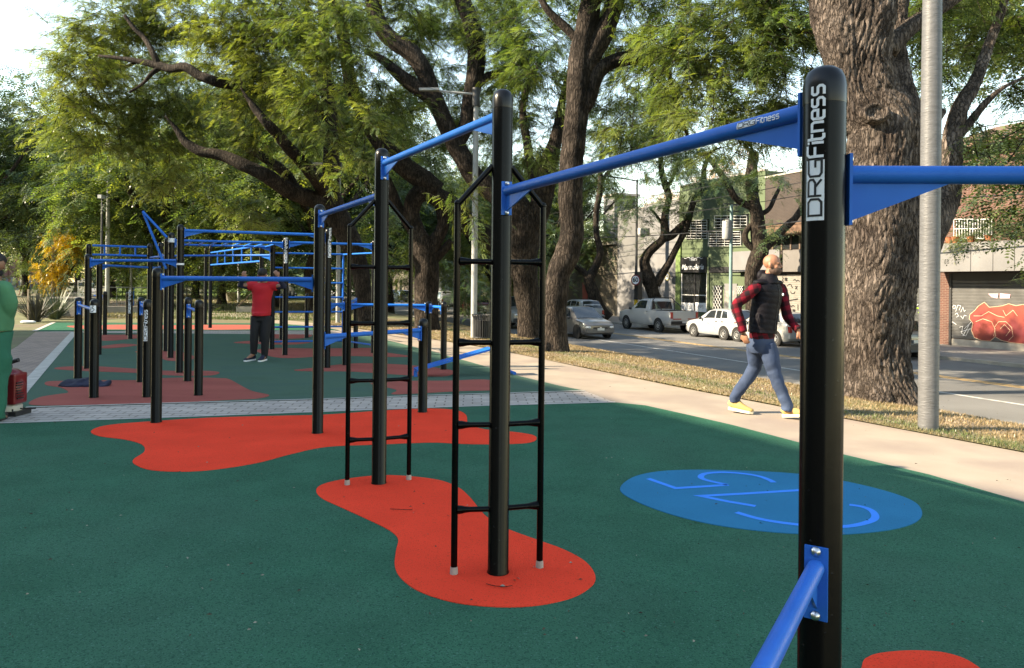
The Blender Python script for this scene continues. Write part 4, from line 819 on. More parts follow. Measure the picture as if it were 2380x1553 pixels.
def put(o, px, s_side, facing, half, s=None, t=None):
    t = onplane(px, 700, s_side)[0] if t is None else t
    c = TS(t, s if s is not None else s_side+.85, -1.045); ang = math.atan2(RD.y, RD.x)+(0 if facing > 0 else math.pi)
    o.matrix_world = Matrix.Translation(c)@Matrix.Rotation(ang, 4, 'Z'); o['_o'] = tuple(c); return o
W1 = paint('white_paint', (.42,.43,.44)); W2 = paint('silver_white_paint', (.34,.355,.37)); GR = paint('grey_paint', (.10,.10,.105)); SV = paint('silver_paint', (.34,.34,.33)); RDP = paint('dark_red_paint', (.13,.012,.015)); DK = paint('graphite_paint', (.12,.13,.14))
tf = lambda px: onplane(px, 700, 22.0)[0]
pk = car('pickup_truck', 'white single cab pickup truck with black roll bar parked under the trees', W1, [(2.60,.42,.88,.90,.84,.70),(2.50,.36,.96,.98,.95,.80),(2.0,.34,1.08,1.11,.99,.82),(1.35,.34,1.14,1.17,1,.80),(.62,.34,1.17,1.72,1,.74),(.30,.34,1.18,1.78,1,.76),(-.35,.34,1.18,1.77,1,.74),(-.52,.34,1.18,1.55,1,.78),(-.60,.36,1.16,1.165,1,.93),(-1.6,.40,1.16,1.165,1,.93),(-2.55,.42,1.16,1.165,.98,.92),(-2.62,.46,1.14,1.145,.96,.90)], 1.82, (1.68,-1.55), .36, None, side=[(-.28,1.12,-.2,.66,.1,.82)], wscreen=(1.30,1.18,.62,1.70,.80,.66), rscreen=(-.555,1.22,-.47,1.62,.72,.68), bed=(-.62,-2.55,1.16))
put(pk, 0, 22, 1, 0, s=22.95, t=(tf(1459)+tf(1523))/2-.06)
fi = hatch('parked_car', 'white old five door hatchback parked directly behind the white pickup', W2, 3.75, 1.6, 1.44, boxy=1); put(fi, 0, 22, 1, 0, s=22.85, t=(tf(1613)+tf(1676))/2)
g1 = hatch('parked_car', 'silver car mostly hidden behind the walking man', SV, 3.9, 1.65, 1.44, bumper=SV); put(g1, 0, 22, 1, 0, s=22.9, t=(tf(1711)+tf(1797))/2)
g2 = hatch('parked_car', 'dark grey parked car mostly hidden by the near black post and huge trunk', DK, 4.1, 1.7, 1.42); put(g2, 0, 22, 1, 0, s=22.9, t=tf(1797)+1.2-5.2)
t_ = onplane(1341, 750, 16.4)[0]; go = hatch('moving_car', 'dark grey hatchback driving towards the camera beside the big forked trunk', GR, 3.9, 1.66, 1.46, bumper=GR); put(go, 0, 0, -1, 0, s=16.6, t=t_)
hx = car('moving_pickup', 'silver grey pickup with a chrome grille coming down the avenue between two trunks', paint('warm_grey_paint', (.22,.22,.21)), [(2.6,.42,.90,.92,.84,.72),(2.5,.36,1.0,1.02,.96,.82),(2.0,.34,1.10,1.13,.99,.84),(1.35,.34,1.15,1.18,1,.80),(.62,.34,1.18,1.74,1,.74),(.2,.34,1.19,1.80,1,.76),(-1.0,.34,1.19,1.78,1,.74),(-1.2,.34,1.18,1.5,1,.78),(-1.3,.36,1.16,1.165,1,.93),(-2.55,.42,1.16,1.165,.98,.92),(-2.62,.46,1.14,1.145,.96,.90)], 1.84, (1.68,-1.55), .38, None, side=[(0,1.12,.06,.66,.1,.82),(-1.0,-.05,-.95,-.0,.1,.82)], wscreen=(1.30,1.20,.62,1.72,.80,.66), rscreen=(-1.25,1.22,-1.15,1.55,.72,.66))
put(hx, 0, 0, -1, 0, s=16.2, t=onplane(1183, 750, 16.2)[0])
for (px, m, lab, s_, fa, dt) in [(1345, W1, 'white hatchback parked by the graffiti wall, beyond the dark moving car', 22.8, 1, 0), (1098, RDP, 'dark red car with lit tail lamps beside the street lamp', 19.9, 1, 0), (1030, SV, 'silver four wheel drive parked beyond the thin black posts', 22.8, 1, 0), (935, DK, 'black van like car far down the avenue', 22.8, 1, 0), (913, W1, 'small white car far down the avenue between the ladder rails', 22.8, 1, 3)]:
    o = hatch('distant_car', lab, m, 4.1, 1.74, 1.52 if px != 1030 else 1.68, bumper=m, rails=(px == 1030)); put(o, 0, 0, fa, 0, s=s_, t=onplane(px, 700, s_)[0]+dt)
o = hatch('distant_car', 'white car parked on the avenue behind the man in the red shirt', W1, 4.1, 1.7, 1.46, bumper=W1); o.matrix_world = Matrix.Translation(tuple(W(655, 684, 62)[:2])+(0,))@Matrix.Rotation(R(100), 4, 'Z')
o = hatch('distant_car', 'small pale car on the side street at the far left', W2, 4.1, 1.7, 1.46, bumper=W2); o.matrix_world = Matrix.Translation((ray(197,650).x*120, 120, 0))@Matrix.Rotation(R(100), 4, 'Z')

# ---------------------------------------------------------------- buildings across the avenue
SF = 29.0; ft = lambda px: onplane(px, 700, SF)[0]; fz = lambda px, py: onplane(px, py, SF)[1]; ZB0 = -.95
def fw(px, py, o=.0): t, z = onplane(px, py, SF); return TS(t, SF-o, z)
def plaster(nm, c, c2=None, k=.6): return mat(nm, c, .9, .10, 1.2, bump=.25, bscale=25, col2=c2 or tuple(q*.6 for q in c), col2_scale=.35, col2_amt=k)
M_GREENW = plaster('green_plaster', (.085,.118,.065), (.06,.08,.048), .7); M_BEIGE = plaster('stained_plaster', (.145,.127,.10), (.08,.068,.055), .8); M_GREYW = plaster('grey_render', (.12,.12,.12), (.15,.15,.15), .5)
M_WHW = plaster('white_wall', (.17,.17,.175), (.12,.12,.125), .4); M_LILAC = plaster('lilac_wall', (.34,.34,.42)); M_BRICKW = brickmat('red_brick', (.11,.044,.032), (.085,.034,.026), (.16,.11,.09), .24, .075, .012, rot=-math.atan2(RD.y, RD.x), plane='XZ')
M_BRICKD = brickmat('brown_brick', (.04,.028,.024), (.032,.023,.02), (.07,.055,.048), .24, .075, .012, rot=-math.atan2(RD.y, RD.x), plane='XZ')
M_SHUT = mat('roller_steel', (.13,.13,.13), .55, .2, 2, metal=.3, col2=(.12,.12,.12), col2_scale=.8); M_SHUTW = mat('pale_roller', (.24,.225,.205), .6, .15, 3); M_WIN = glassmat('window_glass', (.02,.022,.025), .08)
M_IRON = mat('white_iron', (.62,.62,.6), .5, .1, 5); M_TILE = mat('roof_tile', (.13,.075,.05), .9, .3, 8); M_SIGNB = mat('sign_board', (.02,.02,.022), .4, .05, 3); M_WOODW = mat('old_wood', (.13,.09,.065), .8, .3, 8)
def fbox(nm, m, parent, px0, px1, py0, py1, o=.03, d=.03, ref=None):
    c = (px0+px1)/2 if ref is None else ref; b = MB(); b.ts(ft(px1), ft(px0), SF-o, SF-o+d, fz(c, py1), fz(c, py0)); return b.build(nm, m, parent)
def building(name, label, px0, px1, top, m, ref=None, depth=9, cat='building', cop=True, t0=None, t1=None, ztop=None):
    a = ft(px1) if t0 is None else t0; c = ft(px0) if t1 is None else t1; z = fz(ref or (px0+px1)/2, top) if ztop is None else ztop
    th = thing(name, label, cat, tuple(TS(a, SF, ZB0))); MB().ts(a+.01, c-.01, SF, SF+depth, ZB0-.3, z).build('wall', m, th)
    if cop: MB().ts(a+.01, c-.01, SF-.05, SF+.22, z+.002, z+.09).build('coping', M_CONC, th)
    return th
def slats(nm, m, parent, t0, t1, z0, z1, s, p=.11, amp=.03):
    b = MB(); n = int((z1-z0)/p); rows = []
    for i in range(n+1):
        z = z0+(z1-z0)*i/n
        rows += [(z, 0)] if i == 0 else [(z-.02, -amp), (z, 0)]
    o = len(b.v)
    for z, q in rows: b.v += [tuple(TS(t0, s-.01+q, z)), tuple(TS(t1, s-.01+q, z))]
    for i in range(len(rows)-1): b.f.append((2*i, 2*i+1, 2*i+3, 2*i+2))
    return b.build(nm, m, parent)
def text(s, size, parent, m, M, name='lettering', shear=0, ext=.004, bold=0):
    cu = bpy.data.curves.new('t', 'FONT'); cu.body = s; cu.size = size; cu.extrude = ext; cu.shear = shear; cu.offset = bold; cu.align_x = 'CENTER'; cu.align_y = 'CENTER'
    to = bpy.data.objects.new('t', cu); C.objects.link(to); dg = bpy.context.evaluated_depsgraph_get(); me = bpy.data.meshes.new_from_object(to.evaluated_get(dg)); bpy.data.objects.remove(to)
    me.transform(M); root = Vector((0,0,0)); p = parent
    while p.parent: p = p.parent
    me.transform(Matrix.Translation(-Vector(p['_o']))); me.materials.clear(); me.materials.append(m); o = bpy.data.objects.new(name, me); C.objects.link(o); o.parent = parent; return o
def fmat(px, py, o): P = fw(px, py, o); x = -RD; z = Vector((0,0,1)); n = x.cross(z); n = -RN; return Matrix(((x.x, 0, n.x, P.x), (x.y, 0, n.y, P.y), (0, 1, 0, P.z), (0,0,0,1)))
# green shop
gs = building('green_shop', 'green two storey shop with a black sign board and barred upper windows', 1577, 1776, 412, M_GREENW, 1700)
sg_ = fbox('sign_board', M_SIGNB, gs, *[Z7(795,0)[0], Z7(985,0)[0]], Z7(0,738)[1], Z7(0,852)[1], o=.16, d=.14)
c = Z7(888, 812); text('Marmolería', .50, sg_, M_WHITE, fmat(c[0], c[1], .175), shear=.3, bold=.004); c = Z7(893, 752); text('Villani', .34, sg_, M_WHITE, fmat(c[0], c[1], .175), shear=.3, bold=.006)
m = MB(); 
for (cx, sgn) in ((850, 1), (945, -1)): ribbon(m, [Z7(cx+sgn*(-22+i*6), 744+5*math.sin(i*.9)) for i in range(8)], 1.0, lambda x, y: fw(x, y, .178))
m.build('ornament', M_WHITE, sg_)
a0, a1 = Z7(797,0)[0], Z7(985,0)[0]
dr = fbox('shop_door', M_WIN, gs, a0, a1, Z7(0,855)[1], Z7(0,1140)[1], o=.02, d=.03)
for x in (797, 893, 983): fbox('door_frame', M_IRON if x != 893 else M_TRIM, gs, Z7(x-3,0)[0], Z7(x+3,0)[0], Z7(0,855)[1], Z7(0,1145)[1], o=.06, d=.05, ref=a0)
fbox('door_rail', M_IRON, gs, a0, a1, Z7(0,1015)[1], Z7(0,1021)[1], o=.05, d=.035)
for (x0, x1) in ((800, 890), (898, 982)): fbox('door_panel', M_WHITE, gs, Z7(x0,0)[0], Z7(x1,0)[0], Z7(0,1075)[1], Z7(0,1142)[1], o=.05, d=.03)
m = MB()
c = Z7(940, 1105)
for L in ([(-16,14),(-16,-12),(0,6),(16,-12),(16,14)], [(-8,-14),(0,-4),(8,-14)]): ribbon(m, [(c[0]+x*.3143, c[1]+y*.3143) for x, y in L], .8, lambda x, y: fw(x, y, .055))
c = Z7(810, 1104); ribbon(m, [(c[0]+3*math.cos(q), c[1]-3+3.5*math.sin(q)) for q in [R(30*i) for i in range(13)]], .7, lambda x, y: fw(x, y, .055)); ribbon(m, [(c[0], c[1]), (c[0], c[1]+7)], .8, lambda x, y: fw(x, y, .055))
for yy in (1092, 1104, 1116): ribbon(m, [Z7(838, yy), Z7(878, yy)], .4, lambda x, y: fw(x, y, .055))
m.build('door_emblem', M_TRIM, gs)
fbox('lintel', M_TRIM, gs, Z7(1003,0)[0], Z7(1290,0)[0], Z7(0,808)[1], Z7(0,850)[1], o=.08, d=.07)
fbox('pilaster', plaster('bright_green', (.13,.20,.07)), gs, Z7(755,0)[0], Z7(790,0)[0], Z7(0,620)[1], Z7(0,1150)[1], o=.10, d=.09)
fbox('pilaster', M_GREENW, gs, Z7(987,0)[0], Z7(1001,0)[0], Z7(0,740)[1], Z7(0,1150)[1], o=.09, d=.08)
def grille(parent, x0, x1, y0, y1, diag=False, nv=5, nh=7, o=.10, wide=1.0):
    w_ = fbox('window', M_WIN, parent, x0, x1, y0, y1, o=.025, d=.03); g_ = MB(); r_ = .014*wide
    if diag:
        n = 7; wd = x1-x0; h = y1-y0
        for i in range(-n, n+3):
            st_ = wd/3.2; xa = x0+i*st_
            for sg in (1, -1):
                pts = [(xa, y0), (xa+sg*h*.5, y1)]
                def clip(p, q):
                    (ax, ay), (bx, by) = p, q; t0_, t1_ = 0, 1; dx = bx-ax
                    ta, tb = (x0-ax)/dx, (x1-ax)/dx
                    if ta > tb: ta, tb = tb, ta
                    t0_, t1_ = max(0, ta), min(1, tb); return None if t0_ >= t1_ else ((ax+dx*t0_, ay+(by-ay)*t0_), (ax+dx*t1_, ay+(by-ay)*t1_))
                q = clip(*pts)
                if q: g_.tube([fw(*q[0], o), fw(*q[1], o+.01)], r_, 5)
    else:
        for i in range(nv+1): x = x0+(x1-x0)*i/nv; g_.tube([fw(x, y0, o), fw(x, y1, o)], r_, 5)
        for i in range(nh+1): y = y0+(y1-y0)*i/nh; g_.tube([fw(x0, y, o+.02), fw(x1, y, o+.02)], r_*1.1, 5)
    g_.build('window_grille', M_IRON, w_)
grille(gs, Z7(830,0)[0], Z7(990,0)[0], Z7(0,465)[1], Z7(0,600)[1], nv=4, nh=7); grille(gs, Z7(1045,0)[0], Z7(1285,0)[0], Z7(0,432)[1], Z7(0,520)[1], nv=5, nh=4); grille(gs, Z7(1000,0)[0], Z7(1240,0)[0], Z7(0,548)[1], Z7(0,655)[1], nv=4, nh=6)
grille(gs, Z7(1033,0)[0], Z7(1098,0)[0], Z7(0,948)[1], Z7(0,1140)[1], True); grille(gs, Z7(1214,0)[0], Z7(1256,0)[0], Z7(0,950)[1], Z7(0,1010)[1], True)
fbox('poster_panel', M_WHW, gs, Z7(1113,0)[0], Z7(1207,0)[0], Z7(0,933)[1], Z7(0,1130)[1], o=.06, d=.05); fbox('poster_picture', mat('stone_slab', (.2,.19,.18), .6, .4, 6), gs, Z7(1118,0)[0], Z7(1200,0)[0], Z7(0,985)[1], Z7(0,1075)[1], o=.068, d=.01)
P = fw(*Z7(731,881), .35); sgn = thing('round_sign', 'small round hanging sign with an M emblem left of the shop door', 'sign', tuple(P)); m = MB(); nM = fmat(*Z7(731,881), .45)
m.lathe((0,0,0), [(.26,-.03),(.28,0),(.26,.03)], 24); m.tf(nM); m.build('disc', mat('gold_disc', (.42,.33,.14), .5), sgn); m = MB(); m.lathe((0,0,.032), [(.20,0),(.2,.006)], 20); m.tf(nM); dd = m.build('disc_face', M_WHITE, sgn)
m = MB(); ribbon(m, [(-.1,-.09),(-.1,.07),(0,-.03),(.1,.07),(.1,-.09)], .035, lambda x, y: nM@Vector((x, y, .042))); m.build('emblem', mat('gold_ink', (.35,.22,.03), .5), sgn)
m = MB(); m.tube([fw(*Z7(745,881), .4), fw(*Z7(770,884), .08)], .025, 6); m.build('bracket', M_TRIM, sgn)
# white wall, grey wall, stained wall
wb = building('white_building', 'plain white two storey building between the grey wall and the green shop', 1495, 1577, 470, M_WHW, 1540); fbox('window', M_WIN, wb, Z7(520,0)[0], Z7(552,0)[0], Z7(0,525)[1], Z7(0,575)[1]); fbox('air_conditioner', M_IRON, wb, Z7(482,0)[0], Z7(512,0)[0], Z7(0,525)[1], Z7(0,570)[1], o=.35, d=.34)
gb = building('grey_building', 'tall grey rendered wall with a white painted lower half behind the speed sign', 1434, 1495, 490, M_GREYW, 1465); fbox('painted_dado', M_WHW, gb, 1435.5, 1494, Z7(0,818)[1], Z7(0,1165)[1], o=.02, d=.015)
sb = building('stained_building', 'low stained beige wall with a big ink graffiti face and a red door', 1318, 1434, 566, M_BEIGE, 1400); fbox('ledge', M_CONC, sb, 1320, 1432, 566, 573, o=.25, d=.24)
fbox('red_door', mat('red_door', (.30,.02,.025), .5), sb, Z7(62,0)[0], Z7(98,0)[0], Z7(0,925)[1], Z7(0,1150)[1], o=.04, d=.035)
m = MB(); gm = lambda x, y: fw(x, y, .012)
for L in ([(215,1030),(230,1012),(255,1005),(275,1015),(268,1035),(240,1045),(222,1040)], [(212,1050),(205,1085),(215,1120),(250,1140),(290,1110),(305,1070)], [(225,1000),(212,985)],[(240,996),(236,978)],[(258,996),(262,978)],[(272,1002),(285,985)],[(230,1060),(240,1075),(255,1078),(268,1070)],[(240,1020),(250,1028),(258,1020)]): ribbon(m, [Z7(*q) for q in L], .8, gm, 3)
m.add([gm(*Z7(*q)) for q in ((288,975),(300,988),(290,1006),(278,992))], [(0,1,2,3)]); m.add([gm(*Z7(*q)) for q in ((0,930),(45,925),(40,960),(0,968))], [(0,1,2,3)]); m.build('graffiti', M_BLACKP, sb)
lb_ = building('lilac_building', 'lilac grey upper wall rising behind the stained wall', 1300, 1434, 505, M_LILAC, 1400, cop=False); lb_.location = lb_.location+RN*9.6+RD*4.5
tk = thing('rooftop_tank_house', 'small white water tank cabin with a window standing on the grey roof', 'tank cabin', tuple(TS(ft(1425)+10, SF+8, 7)))
def bt(px0, px1, py0, py1, s0, s1, nm, m_):
    ta = onplane(px1, py0, s0)[0]; tb = onplane(px0, py0, s0)[0]; c_ = (px0+px1)/2; MB().ts(ta, tb, s0, s1, onplane(c_, py1, s0)[1], onplane(c_, py0, s0)[1]).build(nm, m_, tk)
bt(1403, 1428, 455, 560, 36, 38.4, 'cabin', M_WHW); bt(1400, 1431, 451, 456, 35.8, 38.6, 'roof_slab', M_CONC); bt(1407, 1412, 464, 474, 35.97, 35.99, 'window', M_WIN); bt(1405, 1424, 477, 488, 35.97, 35.99, 'opening', M_WIN)
# brown brick building
bb = building('brown_brick_building', 'dark brick building with a wooden balcony and pale graffiti shutter behind the walking man', 1776, 1990, 405, M_BRICKD, 1830)
x0, x1 = 1780, 1985
fbox('tiled_awning', M_TILE, bb, x0, x1, 622-6-90+0, 640-90, o=.9, d=.88, ref=1800); 
fbox('window_band', M_WIN, bb, 1795, x1, Z7(0,555)[1], Z7(0,672)[1], o=.04, d=.03, ref=1860)
for i in range(9): x = 1795+i*21; fbox('window_frame', M_WOODW, bb, x, x+3, Z7(0,552)[1], Z7(0,676)[1], o=.08, d=.07, ref=1860)
fbox('balcony_panel', M_WHW, bb, Z7(1215,0)[0]+1, Z7(1566,0)[0], Z7(0,684)[1], Z7(0,840)[1], o=.5, d=.08, ref=1810); fbox('fascia', plaster('grey_fascia', (.15,.14,.135)), bb, Z7(1567,0)[0], x1, Z7(0,684)[1], Z7(0,845)[1], o=.3, d=.28, ref=1860)
tA, tB = ft(1985), ft(Z7(1300,0)[0]); sh = slats('graffiti_shutter', M_SHUTW, bb, tA+2, tB, ZB0+.1, fz(1860, Z7(0,868)[1]), SF-.02)
m = MB(); gm2 = lambda x, y: fw(x, y, .075)
for L in ([(1545,880),(1552,895),(1545,908),(1556,922)],[(1625,908),(1640,900),(1648,915),(1660,905),(1672,918)],[(1578,950),(1600,935)],[(1605,935),(1620,965)],[(1605,990),(1612,1005),(1630,1005),(1640,990)],[(1640,950),(1655,975)],[(1655,950),(1640,975)],[(1590,1060),(1660,1045)],[(1590,1100),(1600,1090),(1612,1104),(1624,1092),(1636,1104)],[(1660,1085),(1660,1130)],[(1480,900),(1500,930)],[(1450,960),(1470,990),(1490,960)]): ribbon(m, [Z7(*q) for q in L], 2.0 if L[0][1] in (1060,) else 1.3, gm2, 2)
for (x, y) in ((1570,990),(1630,1135),(1572,900),(1500,1050)): m.add([gm2(*Z7(x+dx, y+dy)) for dx, dy in ((-9,-12),(8,-12),(9,12),(-8,12))], [(0,1,2,3)])
m.build('graffiti', M_BLACKP, bb)
# red brick house on the right
ZG = conv(2500, 700, .43785)
rb = building('brick_house', 'red brick house with white concrete balcony above a roller shutter with red graffiti', 2183, 2720, 300, M_BRICKW, 2260, cop=False, ztop=fz(2230, 352))
MB().ts(ft(2720), ft(2183)+.3, SF-.7, SF+5, fz(2230,352), fz(2230,352)+.12).build('roof_eave', M_TILE, rb); m = MB(); zt = fz(2230,352)+.12; ta, tb = ft(2720), ft(2183)+.3
m.add([TS(ta,SF-.7,zt),TS(tb,SF-.7,zt),TS(tb,SF+4,zt+1.5),TS(ta,SF+4,zt+1.5)], [(0,1,2,3)]); m.build('roof', M_TILE, rb)
zb0, zb1 = fz(2290, 632), fz(2290, 566); t0_, t1_ = ft(2720), ft(2193); MB().ts(t0_, t1_, SF-1.2, SF-1.08, zb0, zb1).build('balcony', M_WHW, rb); MB().ts(t0_, t1_, SF-1.08, SF-.001, zb0+.02, zb0+.2).build('balcony_floor', M_CONC, rb); MB().ts(t1_-.13, t1_-.01, SF-1.08, SF-.002, zb0+.21, zb1-.01).build('balcony_end', M_WHW, rb)
m = MB(); 
for x in (1045, 1200, 1350): px = ZG(x,0)[0]; t_0 = onplane(px, 600, SF-1.2)[0]; m.ts(t_0-.012, t_0+.012, SF-1.206, SF-1.2, zb0+.01, zb1-.01)
m.build('balcony_joint', M_TRIM, rb)
x0, x1 = Z8(1195,0)[0], Z8(1475,0)[0]; y0, y1 = Z8(0,458)[1], Z8(0,600)[1]
w_ = fbox('window', M_WIN, rb, x0, x1, y0, y1, o=.02, d=.03); g_ = MB()
for i in range(15): x = x0+(x1-x0)*i/14; g_.tube([fw(x, y0, .12), fw(x, y1, .12)], .018, 5)
for y in (y0, (y0+y1)/2, y1): g_.tube([fw(x0, y, .13), fw(x1, y, .13)], .02, 5)
g_.build('window_grille', M_IRON, w_); fbox('brick_lintel', M_BRICKW, rb, x0-2, x1+2, y0-7, y0-1, o=.035, d=.03)
fbox('dark_recess_strip', M_TRIM, rb, 2214, 2700, 633, 651, o=.06, d=.05, ref=2290)  # shaded recess below the balcony, put in as a black strip
slats('roller_shutter', M_SHUT, rb, ft(2720)+.5, ft(ZG(922,0)[0]), fz(2290, ZG(0,770)[1]), fz(2290, 651), SF-.03, .13, .03)
fbox('plinth', M_CONC, rb, ZG(922,0)[0], 2700, ZG(0,778)[1], 812, o=.06, d=.05, ref=2300); fbox('shutter_guide', M_TRIM, rb, ZG(905,0)[0], ZG(921,0)[0], 636, ZG(0,800)[1], o=.10, d=.09)
gm3 = lambda x, y, o=.078: fw(x, y, o)
RG = [(1050,590),(1085,560),(1110,530),(1150,505),(1185,540),(1235,535),(1275,530),(1320,515),(1370,530),(1420,520),(1500,560),(1540,650),(1520,760),(1430,795),(1330,785),(1270,770),(1225,745),(1190,775),(1130,770),(1080,750),(1060,700),(1070,650),(1045,620)]
m = MB(); P = [ZG(*q) for q in RG]; c = ZG(1280, 650); V = [gm3(c[0], c[1])]+[gm3(*q) for q in P]; m.add(V, [(0, i+1, (i+1)%len(P)+1) for i in range(len(P))]); m.build('red_graffiti', mat('red_spray', (.25,.035,.022), .6, .5, 1.3, col2=(.16,.01,.02), col2_scale=.9), rb)
m = MB()
for L in (RG+[RG[0]], [(1090,640),(1140,620),(1200,640),(1225,690),(1215,740)], [(1230,740),(1220,680),(1250,640),(1300,640),(1340,680),(1350,740),(1320,770)], [(1280,560),(1300,600),(1350,560),(1380,600)], [(1260,690),(1290,660),(1330,700),(1300,740)], [(1075,600),(1130,600),(1180,570),(1240,600),(1290,610)]): ribbon(m, [ZG(*q) for q in L], 1.0, lambda x, y: gm3(x, y, .086), 2)
m.build('graffiti_outline', mat('cream_spray', (.62,.42,.28), .6), rb)
m = MB()
for L in ([(930,540),(935,525),(950,530),(945,550),(930,545)],[(950,570),(965,525),(985,530),(975,560)],[(985,575),(1000,540),(1010,570),(1020,560)],[(945,590),(960,580),(970,600),(955,610)],[(985,600),(1000,620),(1010,595),(1025,600)],[(975,680),(1000,670),(990,720),(1020,740),(1040,700)],[(1010,690),(1060,640)],[(925,640),(955,660)],[(985,710),(1055,690)],[(1000,740),(1050,650)]): ribbon(m, [ZG(*q) for q in L], .8, lambda x, y: gm3(x, y, .082), 3)
m.build('white_scrawl', M_WHITE, rb)
m = MB()
for L in ([(1175,445),(1245,445),(1240,478),(1200,470)],[(1258,443),(1330,450),(1325,478),(1258,478)]): m.add([gm3(*ZG(*q)) for q in L], [(0,1,2,3)])
m.build('pink_patch', mat('pink_spray', (.62,.38,.42), .6), rb)
for i, (x, lab) in enumerate([(890, 'terracotta pot on the balcony wall, leftmost'), (935, 'spidery trailing plant spilling over the white balcony wall'), (1040, 'small green potted plant on the balcony ledge'), (1165, 'dark reddish shrub on the balcony in front of the barred window'), (1340, 'dark bush on the balcony near the right edge')]):
    P = TS(onplane(ZG(x,0)[0], 566, SF-1.0)[0], SF-.95, zb1-.02); th = thing('potted_plant', lab, 'plant', tuple(P)); MB().lathe(P, [(.10,0),(.15,.24),(.17,.28)], 12).build('pot', mat('terracotta', (.35,.12,.06), .8) if i != 4 else M_TRIM, th)
    if i: crown(th, [((P.x, P.y, P.z+(.15 if i == 1 else .35 if i < 3 else .6)), (.45,.4,.4 if i < 3 else .55), 1.2, .6 if i == 1 else .1)], M_LEAF if i < 3 else M_LEAFD, .16, 10, .12, 1.0 if i == 1 else .2, 2, twigs=False, name='foliage')
# shop between
gsx = building('garage_building', 'low brick garage with dark shutter and green graffiti beside the huge trunk', 1990, 2183, 610, M_BRICKD, 2130); slats('dark_shutter', mat('dark_roller', (.07,.075,.075), .6), gsx, ft(2168), ft(2010), fz(2130, 778), fz(2130, 640), SF-.02)
m = MB()
for L in ([(640,560),(660,545),(690,545),(700,560),(690,580)],[(620,740),(650,735),(690,738),(700,720)],[(630,600),(625,680),(640,730)]): ribbon(m, [ZG(*q) for q in L], 2.4, gm3, 3)
m.build('green_graffiti', mat('lime_spray', (.22,.38,.03), .6), gsx); m = MB()
for L in ([(630,640),(645,670),(655,640),(665,690),(680,650),(690,690)],[(640,700),(660,680),(670,715),(690,700)],[(645,520),(665,515)],[(672,530),(690,520)]): ribbon(m, [ZG(*q) for q in L], .9, lambda x, y: gm3(x, y, .082), 2)
m.build('white_scrawl', M_WHITE, gsx); fbox('plinth', M_CONC, gsx, 1995, 2180, 778, 800, o=.05, d=.045, ref=2135)
# further buildings along the avenue
far_b = [(72, 86, 6.5, M_BEIGE, 'plain beige house front beyond the stained wall'), (86.4, 100, 9, M_WHW, 'white apartment front far down the avenue'), (100.4, 116, 7, M_BRICKD, 'brown brick front far down the avenue'), (116.4, 140, 10, M_BEIGE, 'tall beige building far down the avenue, behind the distant cars'), (140.4, 175, 12, M_GREYW, 'grey building at the far end of the avenue')]
for (a, b_, h, m_, lab) in far_b:
    th = building('terrace_building', lab, 0, 0, 0, m_, t0=a, t1=b_, ztop=h-1)
    for k in range(int((b_-a)/3.2)):
        for fl in range(int(h//3)): 
            w_ = MB(); t = a+1.2+k*3.2; w_.ts(t, t+1.4, SF-.03, SF-.005, .3+fl*3-.5*(fl == 0), 1.9+fl*3); w_.build('window', M_WIN, th)
# far left red brick boundary wall
M_BRICKL = brickmat('old_red_brick', (.22,.06,.045), (.17,.05,.04), (.15,.1,.08), .24, .075, .012, rot=0, plane='XZ')
def wallseg(P, Q, z0, z1, th_, m_, nm, parent):
    d = (Q-P).normalized(); n = Vector((-d.y, d.x, 0))*th_/2; b = MB(); b.prism([P-n+Vector((0,0,z0)), Q-n+Vector((0,0,z0)), Q+n+Vector((0,0,z0)), P+n+Vector((0,0,z0))], (0,0,z1-z0)); return b.build(nm, m_, parent)
A_, B_ = Vector((-62, 62, 0)), Vector((-80, 124, 0)); bw = thing('boundary_wall', 'long red brick wall with pale base along the left side street', 'wall', tuple(A_)); wallseg(A_, B_, -.2, 1.6, .5, M_WHW, 'wall_base', bw); wallseg(A_, B_, 1.6, 4.2, .4, M_BRICKL, 'wall_panel', bw)
for i in range(20): q = A_.lerp(B_, (i+.5)/20); MB().box((q.x, q.y, 2.3), (.7,.5,4.7)).build('pier', M_BRICKL, bw)
struct(flat([G(110,700), G(236,700), G(222,661), G(203,661)], .012).build('side_street', M_ASPH)); struct(flat(pp([(0,685),(110,700),(190,662),(120,664)]), .005).build('left_lawn', M_SOIL))
struct(flat(pp([(470,690),(620,692),(640,668),(560,664),(480,668)]), .015).build('sunny_lawn', M_LAWN)); struct(flat(pp([(240,694),(345,694),(345,664),(250,664)]), .015).build('sunny_lawn', M_LAWN))
struct(flat(pp([(640,742),(560,738),(430,734),(430,727),(560,729),(650,733),(700,738)]), .012).build('park_path', M_PATH)); struct(flat(pp([(245,712),(345,712),(345,700),(245,700)]), .02).build('paved_plaza', mat('plaza_paving', (.33,.24,.20), .9)))
struct(flat(pp([(495,705),(690,712),(740,745),(640,742),(560,728),(480,724)]), .008).build('dry_lawn', M_DRY))
